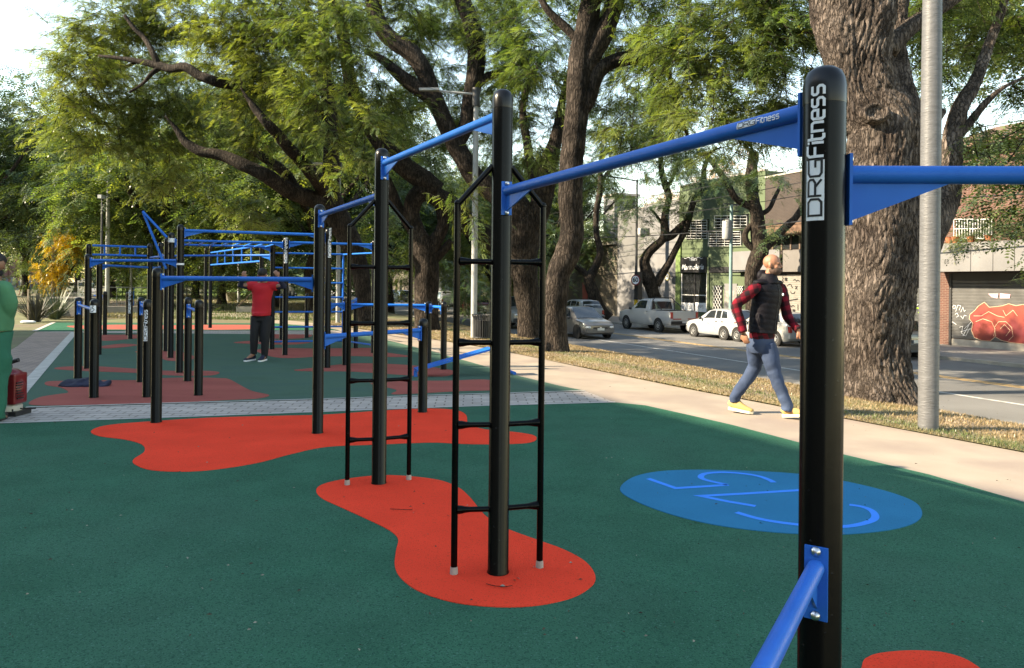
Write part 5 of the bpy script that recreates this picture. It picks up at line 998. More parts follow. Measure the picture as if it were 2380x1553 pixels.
# shade: unseen block added outside the frame, sized so its shadow covers the pads
sd_ = thing('unseen_shade_block', 'tall pale unseen block, added out of view to shade the pads', 'building', (-16, 2, 0))
th_ = R(28.0); wd = Vector((-math.sin(th_), math.cos(th_), 0)); wn = Vector((math.cos(th_), math.sin(th_), 0)); Lh = Vector((math.cos(SUN_AZ), math.sin(SUN_AZ), 0)); HB = 15.0
edge0 = wn*5.62-Lh*(HB/math.tan(SUN_EL)); P = wd*-34+wn*edge0.dot(wn); Q = wd*(31)+wn*edge0.dot(wn)
bx = MB(); bx.prism([P, Q, Q-wn*9, P-wn*9], (0,0,HB)); bx.build('wall', plaster('cream_block', (.5,.46,.4)), sd_)
for k in range(11):
    for fl in range(4):
        q = P.lerp(Q, (k+.6)/11.3)+wn*.02; m = MB(); m.prism([q+Vector((0,0,1+fl*3.5)), q+wd*1.6+Vector((0,0,1+fl*3.5)), q+wd*1.6+Vector((0,0,2.8+fl*3.5)), q+Vector((0,0,2.8+fl*3.5))], wn*.03); m.build('window', M_WIN, sd_)
# ---------------------------------------------------------------- people
def solid(mb, name, m, parent=None, vox=.012, sm=4, loc=None):     # fuse overlapping volumes into one continuous surface
    t = mb.build(name, m, None, smooth=180); md = t.modifiers.new('r', 'REMESH'); md.mode = 'VOXEL'; md.voxel_size = vox; md.use_smooth_shade = True
    ms = t.modifiers.new('s', 'SMOOTH'); ms.factor = .5; ms.iterations = sm
    dg = bpy.context.evaluated_depsgraph_get(); me = bpy.data.meshes.new_from_object(t.evaluated_get(dg)); bpy.data.objects.remove(t)
    root = Vector((0,0,0))
    if parent is not None:
        p = parent
        while p.parent: p = p.parent
        root = Vector(p['_o'])
    elif loc is not None: root = Vector(loc)
    me.transform(Matrix.Translation(-root)); me.materials.clear(); me.materials.append(m); o = bpy.data.objects.new(name, me); C.objects.link(o)
    me.polygons.foreach_set('use_smooth', [True]*len(me.polygons))
    if parent is not None: o.parent = parent
    else: o.location = root; o['_o'] = tuple(root)
    return o
def ell(mb, rings, rt, n=28, mod=None):
    """rings: (centre, half width along rt, half depth)"""
    rt = Vector(rt).normalized(); o = len(mb.v); N = len(rings)
    for i, (c, a, b) in enumerate(rings):
        c = Vector(c); nx = (Vector(rings[min(i+1,N-1)][0])-Vector(rings[max(i-1,0)][0])).normalized(); f = nx.cross(rt).normalized(); r_ = f.cross(nx).normalized()
        for k in range(n):
            q = 2*math.pi*k/n; s = 1+(mod(i, q) if mod else 0); mb.v.append(tuple(c+r_*a*math.cos(q)*s+f*b*math.sin(q)*s))
    for i in range(N-1):
        for k in range(n): mb.f.append((o+i*n+k, o+i*n+(k+1)%n, o+(i+1)*n+(k+1)%n, o+(i+1)*n+k))
    mb.f.append(tuple(o+k for k in reversed(range(n)))); mb.f.append(tuple(o+(N-1)*n+k for k in range(n)))
def dense(rings, k):
    c = spline([r[0] for r in rings], k); ab = spline([(r[1], r[2], 0) for r in rings], k); return [(a, b.x, b.y) for a, b in zip(c, ab)]
def oell(mb, c, ax, n=14, m=10):                    # oriented ellipsoid; ax = three scaled axes
    t = MB().sphere((0,0,0), 1, n, m); mb.add([Vector(c)+ax[0]*v[0]+ax[1]*v[1]+ax[2]*v[2] for v in t.v], t.f)
def head(mb, c, fw_, up=Vector((0,0,1)), s=1.0):
    fw_ = Vector(fw_).normalized(); up = (up-fw_*up.dot(fw_)).normalized(); rt = fw_.cross(up); A = lambda f, r, u: Vector(c)+fw_*f*s+rt*r*s+up*u*s
    oell(mb, A(-.012,0,.035), (rt*.078*s, fw_*.098*s, up*.088*s)); oell(mb, A(.022,0,-.035), (rt*.062*s, fw_*.070*s, up*.082*s)); oell(mb, A(.055,0,-.088), (rt*.034*s, fw_*.032*s, up*.028*s))
    oell(mb, A(.072,0,.022), (rt*.052*s, fw_*.022*s, up*.016*s)); mb.tube([A(.080,0,.015), A(.106,0,-.022)], [.010*s, .016*s], 8); oell(mb, A(.088,0,-.058), (rt*.024*s, fw_*.010*s, up*.009*s)); oell(mb, A(.075,0,-.032), (rt*.044*s, fw_*.018*s, up*.02*s))
    for sg in (1,-1): oell(mb, A(-.012, sg*.080, -.010), (rt*.012*s, fw_*.020*s, up*.030*s)); oell(mb, A(.055, sg*.042, -.018), (rt*.02*s, fw_*.02*s, up*.018*s))
    return A
def hand(mb, wrist, d, nrm, side, curl=.5, s=1.0):
    """d: direction of the fingers, nrm: back of the hand, side: +1/-1 thumb side along d x nrm"""
    d = Vector(d).normalized(); nrm = (Vector(nrm)-d*Vector(nrm).dot(d)).normalized(); sd = d.cross(nrm)*side; w = Vector(wrist)
    oell(mb, w+d*.05*s, (d*.052*s, sd*.042*s, nrm*.017*s))
    for i, (o, l) in enumerate(((.030,.072),(.010,.080),(-.011,.074),(-.030,.058))):
        b = w+d*.085*s+sd*o*s; p1 = b+(d*math.cos(curl*.6)-nrm*math.sin(curl*.6))*l*.45*s; p2 = p1+(d*math.cos(curl*1.6)-nrm*math.sin(curl*1.6))*l*.33*s; p3 = p2+(d*math.cos(curl*2.4)-nrm*math.sin(curl*2.4))*l*.24*s
        mb.tube([w+d*.05*s+sd*o*.8*s, b, p1, p2, p3], [.010*s,.0105*s,.0095*s,.0085*s,.007*s], 8)
    a = w+d*.028*s+sd*.032*s; mb.tube([w+d*.015*s+sd*.012*s, a, a+(sd*.55+d*.8-nrm*.25).normalized()*.036*s, a+(sd*.35+d*.9-nrm*.5).normalized()*.064*s], [.014*s,.013*s,.0115*s,.0085*s], 8)
M_SKIN = mat('skin', (.30,.135,.082), .55, .08, 14); M_SKIND = mat('tanned_skin', (.27,.14,.09), .55, .08, 14); M_HAIR = mat('dark_hair', (.012,.009,.008), .7, .3, 40); M_BEARD = mat('beard_stubble', (.06,.033,.023), .8, .25, 60)
M_VEST = mat('black_vest', (.007,.006,.009), .6, .15, 8, spec=.15, bump=.3, bscale=30); M_JEAN = mat('blue_denim', (.018,.037,.082), .85, .25, 5, bump=.4, bscale=14, col2=(.05,.082,.15), col2_scale=2.2, col2_amt=.5); M_SOLE = mat('cream_sole', (.66,.60,.46), .7, .1, 8); M_SHOEY = mat('yellow_suede', (.46,.31,.12), .85, .12, 10)
M_REDT = mat('red_shirt', (.50,.008,.018), .8, .12, 4, bump=.5, bscale=6); M_BLKP = mat('black_trousers', (.008,.008,.011), .8, .2, 5, bump=.4, bscale=8); M_NAVY = mat('navy_cloth', (.008,.012,.035), .8, .3, 5, bump=.6, bscale=10)
M_GRS = mat('green_sweatshirt', (.045,.19,.095), .9, .12, 4, bump=.6, bscale=6); M_GRP = mat('green_trousers', (.004,.12,.075), .85, .12, 4, bump=.6, bscale=6)
def plaid():
    m = mat('red_black_plaid', (.3,.01,.03), .85, .1, 9, spec=.2); nt = m.node_tree; b = nt.nodes['Principled BSDF']; tc = nd(nt, 'ShaderNodeTexCoord'); mp = nd(nt, 'ShaderNodeMapping'); mp.inputs['Rotation'].default_value = (.15,.25,.4); nt.links.new(tc.outputs['Object'], mp.inputs[0])
    sp = nd(nt, 'ShaderNodeSeparateXYZ'); nt.links.new(mp.outputs[0], sp.inputs[0]); outs = []
    for i in (0, 2):
        k = nd(nt, 'ShaderNodeMath', operation='MULTIPLY'); k.inputs[1].default_value = 6.2832/.105; nt.links.new(sp.outputs[i], k.inputs[0]); n = nd(nt, 'ShaderNodeMath', operation='SINE'); nt.links.new(k.outputs[0], n.inputs[0]); g_ = nd(nt, 'ShaderNodeMath', operation='GREATER_THAN'); g_.inputs[1].default_value = 0; nt.links.new(n.outputs[0], g_.inputs[0]); outs.append(g_)
    ad = nd(nt, 'ShaderNodeMath', operation='ADD'); nt.links.new(outs[0].outputs[0], ad.inputs[0]); nt.links.new(outs[1].outputs[0], ad.inputs[1]); h = nd(nt, 'ShaderNodeMath', operation='MULTIPLY'); h.inputs[1].default_value = .5; nt.links.new(ad.outputs[0], h.inputs[0])
    rp = nd(nt, 'ShaderNodeValToRGB'); rp.color_ramp.interpolation = 'CONSTANT'; e = rp.color_ramp.elements; e[0].color = (.16,.004,.014,1); e[0].position = 0; e[1].position = .9; e[1].color = (.014,.005,.008,1); q_ = e.new(.4); q_.color = (.065,.003,.008,1); nt.links.new(h.outputs[0], rp.inputs[0]); nt.links.new(rp.outputs[0], b.inputs['Base Color']); return m
M_PLAID = plaid()
def shoe(toe_dir, heel, m_up, m_sole, parent, L=.30, pitch=0.0):
    d = Vector(toe_dir).normalized(); s = Vector((d.y, -d.x, 0)).normalized(); dd = (Vector((d.x, d.y, 0)).normalized()*math.cos(pitch)+Vector((0,0,1))*math.sin(pitch)); u = s.cross(dd); u = u if u.z > 0 else -u; h = Vector(heel)
    o = MB(); prof = [(0,.030),(.06,.037),(.35,.040),(.65,.050),(.88,.040),(1.0,.018)]; pts = [h+dd*(a*L)+s*w_ for a, w_ in prof]+[h+dd*(a*L)-s*w_ for a, w_ in reversed(prof)]
    o.prism(pts, u*.032); so_ = o.build('sole', m_sole, parent)
    b = MB(); R_ = [(h+dd*(.02*L)+u*.05, .030,.035),(h+dd*(.12*L)+u*.075, .040,.055),(h+dd*(.30*L)+u*.08, .042,.062),(h+dd*(.48*L)+u*.062, .045,.045),(h+dd*(.72*L)+u*.046, .046,.030),(h+dd*(.93*L)+u*.038, .036,.022),(h+dd*(.99*L)+u*.034, .018,.014)]
    ell(b, dense(R_, 3), s, 16); up_ = b.build('upper', m_up, so_ if False else parent, smooth=180); return so_, up_
def person(joints, mats, label, fwd, rings, torso_rt, s=1.0, base=None, headfwd=None, sleeve=1.0, skin=None, legr=(.092,.068,.056), armr=(.056,.046,.036)):
    """joints: world points; builds the continuous body"""
    J = joints; b = MB(); skin = skin or M_SKIN
    ell(b, [(c, a*.86, d*.86) for c, a, d in rings], torso_rt); b.tube([J['neck']-Vector((0,0,.06)), J['neck'], J['head']-Vector((0,0,.03))], [.062*s,.055*s,.055*s], 14); A = head(b, J['head'], headfwd or fwd, s=s)
    for sd in ('L', 'R'):
        b.tube([J['neck']-Vector((0,0,.07)), J['sh'+sd], J['el'+sd], J['wr'+sd]], [.05*s,.046*s,.038*s,.026*s], 12)
        hd = J.get('hd'+sd, (J['wr'+sd]-J['el'+sd])); hand(b, J['wr'+sd], hd, J.get('hn'+sd, Vector((0,-1,0))), J.get('ht'+sd, 1), J.get('hc'+sd, .5), s)
        b.tube([J['hip'+sd]-Vector((0,0,.06)), J['kn'+sd], J['an'+sd]], [legr[0]*.86*s, legr[1]*.86*s, legr[2]*.7*s], 12); t = J['toe'+sd]; b.tube([J['an'+sd], J['an'+sd].lerp(t, .4), t], [legr[2]*.62*s, .036*s, .022*s], 10)
    o = solid(b, 'person', skin, None, .009, 2, base); tag(o, label, 'person'); return o, A
# --- walking man
q = lambda x, y, Y: W(*ZM(x, y), Y)
fwd = Vector((.55,-.83,0)).normalized(); rtv = Vector((-.83,-.55,0)).normalized()
J = {'head': q(482,188,8.42)+Vector((0,0,.0)), 'neck': q(448,285,8.45), 'shR': q(325,392,8.34), 'shL': q(555,395,8.60), 'elR': q(176,530,8.36), 'elL': q(608,620,8.50), 'wrR': q(238,762,8.30), 'wrL': q(700,742,8.36),
     'hipR': q(345,830,8.40), 'hipL': q(440,835,8.52), 'knL': q(330,1050,8.60), 'anL': q(165,1318,8.62), 'knR': q(492,1075,8.36), 'anR': q(603,1392,8.26)}
J['hipR'], J['hipL'] = q(430,830,8.42), q(345,830,8.52)
J['toeL'] = J['anL']+Vector((.05,-.03,-.05)); J['toeR'] = J['anR']+Vector((.05,-.04,-.05))
J['hdR'] = Vector((.25,-.1,-1)); J['hnR'] = Vector((-.7,-.7,0)); J['htR'] = 1; J['hcR'] = .75; J['hdL'] = Vector((.5,-.2,-.9)); J['hnL'] = Vector((.3,-.95,0)); J['htL'] = 1; J['hcL'] = .45
tr = [(q(392,835,8.46), .162,.120),(q(397,760,8.46), .178,.130),(q(405,660,8.46), .172,.128),(q(422,540,8.46), .176,.130),(q(438,440,8.46), .184,.130),(q(440,378,8.46), .190,.118),(q(442,340,8.46), .150,.10),(q(446,300,8.45), .075,.075)]
base = Vector((q(400,1440,8.45).x, 8.45, 0))
wm, A = person(J, None, 'bald bearded man in black quilted vest, red plaid shirt, jeans and yellow shoes striding past', fwd, tr, rtv, 1.0, base, headfwd=Vector((.86,-.5,-.05)))
wm.location = base
m = MB(); DT = dense([(c, a*1.06, d*1.10) for c, a, d in tr[1:7]], 14); 
def quilt(i, qv): z = DT[i][0].z; return .028*abs(math.sin(z*math.pi/.062))**.6+.012*noise.noise(Vector((math.cos(qv)*3, math.sin(qv)*3, z*18)))-.02
ell(m, DT, rtv, 48, quilt); m.build('vest', M_VEST, wm, smooth=180)
m = MB(); n0 = J['neck']; bk = -Vector((.86,-.5,0)); oell(m, n0+Vector((0,0,-.03)), (rtv*.115, fwd*.09, Vector((0,0,.05)))); oell(m, n0+bk*.065+Vector((0,0,.01)), (rtv*.085, fwd*.055, Vector((0,0,.07)))); m.tube([n0-Vector((0,0,.08)), n0+Vector((0,0,.035))], [.125,.085], 20); [oell(m, J['sh'+s_].lerp(n0, .45)+Vector((0,0,.012)), (rtv*.10, fwd*.08, Vector((0,0,.035)))) for s_ in 'LR']; solid(m, 'hood', M_VEST, wm, .010, 3)
m = MB(); c = q(505,500,8.30)
zp = [DT[i][0]+(rtv*-.18+fwd).normalized()*(DT[i][2]*1.06) for i in range(len(DT))]; m.tube(zp[6:-4], .003, 6); m.build('zip', M_DARKMETAL, wm)
m = MB(); p_ = q(542,437,8.33); oell(m, p_+fwd*.045, (rtv*.011, fwd*.01, Vector((0,0,.017)))); m.build('badge', M_WHITE, wm)
m = MB(); m.tube([q(372,600,8.31), q(360,650,8.30), q(372,700,8.30)], .009, 6); m.build('pocket', M_VEST, wm, smooth=180)
for sd, cuff in (('R', 0), ('L', 0)):
    m = MB(); a, e, w_ = J['sh'+sd], J['el'+sd], J['wr'+sd]; a0_ = a.lerp(J['neck'], .30)-Vector((0,0,.02)); pts = spline([a0_, a, a.lerp(e,.5)+Vector((0,0,.0)), e, e.lerp(w_,.5), w_.lerp(e, .02)], 5); rr = [x.x for x in spline([(.050,0,0),(.064,0,0),(.061,0,0),(.056,0,0),(.050,0,0),(.043,0,0)], 5)]
    m.tube(pts, rr, 20)
    for i in range(len(m.v)): v = Vector(m.v[i]); m.v[i] = tuple(v+Vector((1,1,.6))*.012*noise.noise(v*11)+Vector((1,0,1))*.006*noise.noise(v*26))
    m.build('sleeve', M_PLAID, wm, smooth=180)
m = MB(); ell(m, dense([(q(392,812,8.46), .158,.120),(q(393,775,8.46), .166,.125),(q(396,740,8.46), .16,.12)], 4), rtv, 32); m.build('shirt_tail', M_PLAID, wm, smooth=180)
m = MB(); ell(m, [(q(388,930,8.47), .140,.112),(q(388,890,8.47), .163,.128),(q(390,850,8.46), .166,.128),(q(392,795,8.46), .158,.120)], rtv, 28)
for sd in ('R','L'):
    h, k_, a = J['hip'+sd], J['kn'+sd], J['an'+sd]; pts = spline([h-Vector((0,0,.05)), h.lerp(k_,.5), k_, k_.lerp(a,.5), a+Vector((0,0,.03)), a-Vector((0,0,.035))], 6); rr = [x.x for x in spline([(.108,0,0),(.100,0,0),(.080,0,0),(.070,0,0),(.063,0,0),(.064,0,0)], 6)]; m.tube(pts, rr, 22)
for i in range(len(m.v)): v = Vector(m.v[i]); z = v.z; f_ = 1 if z < .62 else .5; m.v[i] = tuple(v+Vector((1,.6,0))*.016*f_*noise.noise(Vector((v.x*7, v.y*7, v.z*17)))+Vector((1,0,0))*.007*noise.noise(v*24))
solid(m, 'jeans', M_JEAN, wm, .011, 2)
shoe(q(235,1425,8.57)-q(115,1400,8.66), Vector((q(112,1400,8.66).x, 8.66, .035)), M_SHOEY, M_SOLE, wm, .285, pitch=-.10); shoe(Vector((.78,-.62,0)), Vector((q(572,1400,8.31).x, 8.31, .012)), M_SHOEY, M_SOLE, wm, .285, pitch=.14)
m = MB(); cF = Vector((.86,-.5,0)).normalized(); cR = cF.cross(Vector((0,0,1))); oell(m, A(.026,0,-.062), (cR*.069, cF*.080, Vector((0,0,.062)))); m2 = [v for v in m.v]; solid(m, 'beard', M_BEARD, wm, .006, 0)
for sg in (1,-1): m = MB(); m.sphere(A(.0845, sg*.031, .004), .0085, 10, 8); m.build('eye', M_HAIR, wm, smooth=180); m = MB(); m.tube([A(.088, sg*.014, .028), A(.084, sg*.046, .030)], .0055, 6); m.build('eyebrow', M_BEARD, wm)
m = MB(); m.tube([A(.099,-.02,-.060), A(.101,0,-.062), A(.099,.02,-.060)], .0045, 6); m.build('lips', mat('lips', (.42,.16,.13), .5), wm)
# --- man in the red shirt, seen from behind
ZQ = conv(700, 700, .27051); q = lambda x, y, Y=13.7: W(*ZQ(x, y), Y)
J = {'head': q(368,512,13.62), 'neck': q(368,590), 'shL': q(262,628), 'shR': q(478,628), 'elL': q(118,625,13.6), 'elR': q(612,640,13.6), 'wrL': q(150,545,13.5), 'wrR': q(548,528,13.5), 'hipL': q(300,980), 'hipR': q(415,980), 'knL': q(278,1190,13.66), 'knR': q(402,1205,13.66), 'anL': q(268,1400), 'anR': q(392,1425), 'toeL': q(235,1452,13.55)+Vector((0,.1,0)), 'toeR': q(385,1468,13.5)}
J['toeL'] = J['anL']+Vector((-.07,-.16,-.08)); J['toeR'] = J['anR']+Vector((-.0,-.16,-.08))
J['hdL'] = Vector((.2,-.1,1)); J['hdR'] = Vector((-.5,-.1,.8)); J['hnR'] = Vector((.3,-1,0)); J['hcR'] = .8; J['hcL'] = .8
tr = [(q(355,985), .165,.12),(q(355,930), .17,.125),(q(358,840), .165,.12),(q(366,740), .18,.12),(q(368,670), .20,.125),(q(368,625), .185,.11),(q(368,598), .10,.08),(q(368,585), .07,.07)]
bs = Vector((q(350,1460).x, 13.7, 0)); rm, A = person(J, None, 'man in red t-shirt and black trousers seen from behind with raised elbows', Vector((0,1,0)), tr, Vector((1,0,0)), 1.0, bs, headfwd=Vector((0,1,-.55)), skin=M_SKIN)
m = MB(); ell(m, dense([(c, a*1.04, d*1.08) for c, a, d in tr[1:7]], 3), Vector((1,0,0)), 30)
for sd, e in (('L', q(205,640)), ('R', q(540,640))): m.tube([J['sh'+sd].lerp(J['neck'], .4)-Vector((0,0,.03)), J['sh'+sd], e], [.085,.088,.085], 16)
m.tube([q(355,970), q(355,930)], [.172,.172], 20)
for i in range(len(m.v)): v = Vector(m.v[i]); m.v[i] = tuple(v+Vector((1,1,0))*.012*noise.noise(Vector((v.x*6, v.y*6, v.z*9))))
solid(m, 't_shirt', M_REDT, rm, .013, 2)
for sd, e in (('L', q(205,640)), ('R', q(540,640))): m = MB(); m.tube([e, J['el'+sd], J['wr'+sd]], [.062,.055,.04], 14); solid(m, 'arm_sleeve', M_NAVY, rm, .012, 2)
m = MB(); ell(m, [(q(355,1030), .155,.115),(q(355,990), .165,.12),(q(355,950), .165,.12)], Vector((1,0,0)))
for sd in 'LR': m.tube(spline([J['hip'+sd], J['kn'+sd], J['an'+sd]-Vector((0,0,.0))], 5), [x.x for x in spline([(.105,0,0),(.082,0,0),(.060,0,0)], 5)], 16)
solid(m, 'trousers', M_BLKP, rm, .013, 2)
m = MB(); oell(m, A(-.02,0,.045), (Vector((.086,0,0)), Vector((0,.105,0)), Vector((0,0,.088)))); solid(m, 'hair', M_HAIR, rm, .01, 1)
for sd, dx in (('L',-.35), ('R',-.1)): h = J['an'+sd]; shoe(Vector((dx,-1,0)), Vector((h.x, h.y+.07, .0)), M_NAVY, M_WHITE, rm, .29)
# --- worker in green at the left edge
ZW = conv(-14, 740, .37340); q = lambda x, y, Y=7.65: W(*ZW(x, y), Y)
J = {'head': q(-2,190), 'neck': q(-10,300), 'shR': q(80,385,7.6), 'shL': q(-110,385,7.75), 'elR': q(110,560,7.65), 'elL': q(-150,560,7.8), 'wrR': q(60,690,7.85), 'wrL': q(-110,700,7.9), 'hipR': q(20,780), 'hipL': q(-60,780), 'knR': q(12,1100,7.65), 'knL': q(-80,1100,7.7), 'anR': q(14,1400,7.65), 'anL': q(-80,1400,7.75)}
J['toeR'] = J['anR']+Vector((-.02,.16,-.06)); J['toeL'] = J['anL']+Vector((-.08,.16,-.06))
tr = [(q(-20,790), .16,.13),(q(-20,720), .19,.15),(q(-20,620), .195,.155),(q(-18,500), .19,.15),(q(-15,420), .20,.14),(q(-12,365), .19,.12),(q(-10,320), .10,.09),(q(-8,300), .07,.07)]
bs = Vector((q(0,1440).x, 7.65, 0)); gw, A = person(J, None, 'worker in green sweatshirt and green trousers cut off by the left edge, back turned', Vector((-.5,.86,0)), tr, Vector((1,.1,0)), 1.0, bs, headfwd=Vector((-.85,.35,0)), skin=M_SKIND)
m = MB(); ell(m, dense([(c, a*1.03, d*1.05) for c, a, d in tr[1:7]], 4), Vector((1,.1,0)), 32); 
for sd in 'RL': m.tube(spline([J['sh'+sd].lerp(J['neck'],.4)-Vector((0,0,.04)), J['sh'+sd], J['el'+sd], J['wr'+sd]], 5), [x.x for x in spline([(.08,0,0),(.088,0,0),(.075,0,0),(.052,0,0)], 5)], 18)
for i in range(len(m.v)): v = Vector(m.v[i]); m.v[i] = tuple(v+Vector((1,1,0))*(.03*noise.noise(Vector((v.x*6, v.y*6, v.z*5)))+.014*noise.noise(Vector((v.x*16, v.y*16, v.z*11)))))
solid(m, 'sweatshirt', M_GRS, gw, .013, 2); m = MB(); ell(m, [(q(-20,900), .17,.13),(q(-20,840), .18,.14),(q(-20,720), .17,.14)], Vector((1,.1,0)))
for sd in 'RL': m.tube(spline([J['hip'+sd], J['hip'+sd].lerp(J['kn'+sd],.5), J['kn'+sd], J['an'+sd]-Vector((0,0,.05))], 5), [x.x for x in spline([(.125,0,0),(.12,0,0),(.095,0,0),(.085,0,0)], 5)], 18)
for i in range(len(m.v)): v = Vector(m.v[i]); m.v[i] = tuple(v+Vector((1,1,0))*(.028*noise.noise(Vector((v.x*6, v.y*6, v.z*6)))+.016*noise.noise(Vector((v.x*13, v.y*13, v.z*17)))))
solid(m, 'work_trousers', M_GRP, gw, .013, 2)
m = MB(); oell(m, A(-.012,0,.06), (Vector((.095,0,0)), Vector((0,.105,0)), Vector((0,0,.085)))); solid(m, 'hair', M_HAIR, gw, .01, 1); m = MB(); oell(m, A(.02,0,-.07), (Vector((.085,0,0)), Vector((0,.085,0)), Vector((0,0,.06)))); solid(m, 'face_mask', M_BLKP, gw, .01, 1)
for sd in 'RL': h = J['an'+sd]; shoe(Vector((-.2,1,0)), Vector((h.x, h.y-.08, .0)), M_TRIM, M_TRIM, gw, .30)
# --- distant person at the far left
Yp = 64; sc = 1.0; o0 = Vector((ray(52,690).x*Yp, Yp, 0)); q = lambda x, z, y=0: o0+Vector((x, y, z))
J = {'head': q(0,1.62), 'neck': q(0,1.48), 'shL': q(-.17,1.40), 'shR': q(.17,1.40), 'elL': q(-.38,1.28), 'elR': q(.33,1.22), 'wrL': q(-.25,1.50), 'wrR': q(.22,1.46), 'hipL': q(-.10,.9), 'hipR': q(.10,.9), 'knL': q(-.18,.48), 'knR': q(.16,.48), 'anL': q(-.27,.09), 'anR': q(.24,.09), 'toeL': q(-.3,.03,-.15), 'toeR': q(.27,.03,-.15)}
tr = [(q(0,.88), .15,.12),(q(0,1.0), .15,.12),(q(0,1.2), .17,.12),(q(0,1.36), .19,.12),(q(0,1.43), .14,.1),(q(0,1.48), .07,.07)]
dp, A = person(J, None, 'tiny distant person in grey top and black shorts with arms raised', Vector((0,-1,0)), tr, Vector((1,0,0)), 1.0, o0, skin=M_SKIND)
m = MB(); ell(m, [(c, a*1.1, d*1.1) for c, a, d in tr[1:5]], Vector((1,0,0))); m.build('top', mat('grey_top', (.25,.26,.24), .8), dp, smooth=180); m = MB(); ell(m, [(q(0,.8), .17,.14),(q(0,1.0), .17,.14)], Vector((1,0,0)))
for sg in (-1,1): m.tube([q(sg*.1,.85), q(sg*.16,.6)], .11, 12)
solid(m, 'shorts', M_BLKP, dp, .02, 1); m = MB(); oell(m, A(-.02,0,.05), (Vector((.085,0,0)), Vector((0,.1,0)), Vector((0,0,.085)))); m.build('hair', M_HAIR, dp, smooth=180)

# ---------------------------------------------------------------- things on the ground, lamps, plants
q = lambda x, y, Y=8.05: W(*ZW(x, y), Y)
lb0 = q(110,1395); bl = thing('leaf_blower', 'red engined garden blower with black tubes standing by the worker', 'leaf blower', (lb0.x, 8.05, 0)); M_REDP = mat('red_plastic', (.17,.006,.010), .35, .1, 6, coat=.3); M_TANK = mat('milky_tank', (.48,.46,.40), .4, .08, 6)
c = q(115,1185); m = MB(); m.box(c, (.26,.22,.34)); oell(m, c+Vector((.0,0,.17)), (Vector((.12,0,0)), Vector((0,.11,0)), Vector((0,0,.05)))); oell(m, c+Vector((.10,0,-.02)), (Vector((.06,0,0)), Vector((0,.1,0)), Vector((0,0,.13)))); e_ = solid(m, 'engine_cover', M_REDP, bl, .012, 3)
m = MB()
for i in range(6): m.box(c+Vector((-.03,-.135,.02+i*.022)), (.13,.01,.010))
for i in range(7): m.box(c+Vector((.155-.002*i,-.05,-.10+i*.028)), (.012,.10,.012))
m.build('cooling_vent', M_BLACKP, e_); m = MB(); c2 = q(105,1345); m.lathe(c2-Vector((0,0,.05)), [(.11,0),(.135,.02),(.135,.08),(.10,.10)], 20); m.build('fuel_tank', M_TANK, bl, smooth=50)
m = MB(); m.box((c2.x, 8.05, .025), (.34,.26,.05)); m.box((c2.x-.02, 8.05, .06), (.26,.18,.03)); m.build('base', M_TRIM, bl); m = MB(); m.tube([q(30,985), q(120,975), q(188,955)], .024, 12); m.build('tube', M_TRIM, bl, smooth=60); m = MB(); m.tube([q(20,1030), q(70,1020), q(122,1005)], .035, 12); m.build('tube', M_TRIM, bl, smooth=60); m = MB(); m.tube([q(70,1080), q(60,1030), q(40,1000)], .03, 12); m.build('neck_pipe', M_TRIM, bl, smooth=60); m = MB(); m.tube([q(160,1345), q(230,1355), q(330,1350)], .008, 6); m.build('strap', M_TRIM, bl)
g_ = G(190, 898); m = MB(); 
for (dx, dy, a, b_, h) in [(-.15,0,.14,.12,.06),(0,.04,.16,.13,.075),(.15,0,.15,.12,.06),(.27,.03,.10,.10,.045),(-.05,-.07,.18,.08,.04),(.33,-.02,.06,.07,.03)]: oell(m, g_+Vector((dx, dy, h*.55)), (Vector((a,.02,0)), Vector((0,b_,0)), Vector((0,.01,h))))
for i in range(len(m.v)): v = Vector(m.v[i]); m.v[i] = tuple(v+Vector((.6,.6,1))*(.03*noise.noise(v*9)+.03*noise.noise(v*23)))
bg_ = solid(m, 'jacket', M_NAVY, None, .014, 2, tuple(g_)); tag(bg_, 'crumpled navy jacket lying at the foot of the short posts', 'jacket')
def lamp(label, px, by, Y, top, r, arm=None, headk=None, m_=None, zb=0.0, name='street_lamp', ang=0, r2=None):
    x = ray(px, by).x*Y; th = thing(name, label, 'lamp post' if name == 'street_lamp' else 'pole', (x, Y, zb)); m_ = m_ or M_GALV2; b = MB(); b.lathe((x, Y, zb-.1), [(r,0),(r,(top-zb)*.45),(r2 or r*.75,top-zb+.1)], 20); b.build('pole', m_, th, smooth=50)
    if arm: 
        d = Vector((arm*math.cos(ang), arm*math.sin(ang), 0)); b = MB(); a = Vector((x, Y, top-.12)); b.tube([a, a+d+Vector((0,0,.08))], .03, 8); b.build('arm', m_, th); b = MB(); e = a+d*1.0+Vector((0,0,.08)); dd = d.normalized(); s_ = Vector((-dd.y, dd.x, 0)); b.prism([e-s_*.11, e+s_*.11, e+dd*.55+s_*.06, e+dd*.55-s_*.06], (0,0,.07)); b.build('lamp_head', M_IRON if False else m_, th)
        b = MB(); b.lathe((x, Y, top-.45), [(r*1.25,0),(r*1.25,.5)], 14); b.build('collar', M_DARKMETAL, th, smooth=50)
    if headk:
        b = MB(); b.box((x, Y-.05, top+headk*.5), (headk*1.1, .3, headk)); h_ = b.build('floodlight', M_GALV2, th); b = MB(); b.box((x, Y-.205, top+headk*.5), (headk*.9, .012, headk*.8)); b.build('floodlight_glass', M_IRON, h_)
    return th
ang = math.atan2(-RN.y, -RN.x)
gl = lamp('thick grey painted lamp post with wrinkled finish beside the huge pale tree', 2157, 1000, 7.7, 8.6, .098, arm=1.6, m_=M_GALV, ang=math.atan2(RN.y, RN.x), r2=.06)
lamp('grey street lamp with one flat arm beside the black litter bin', 1101, 790, 19.9, 6.75, .085, arm=-1.0, ang=0, zb=-.05)
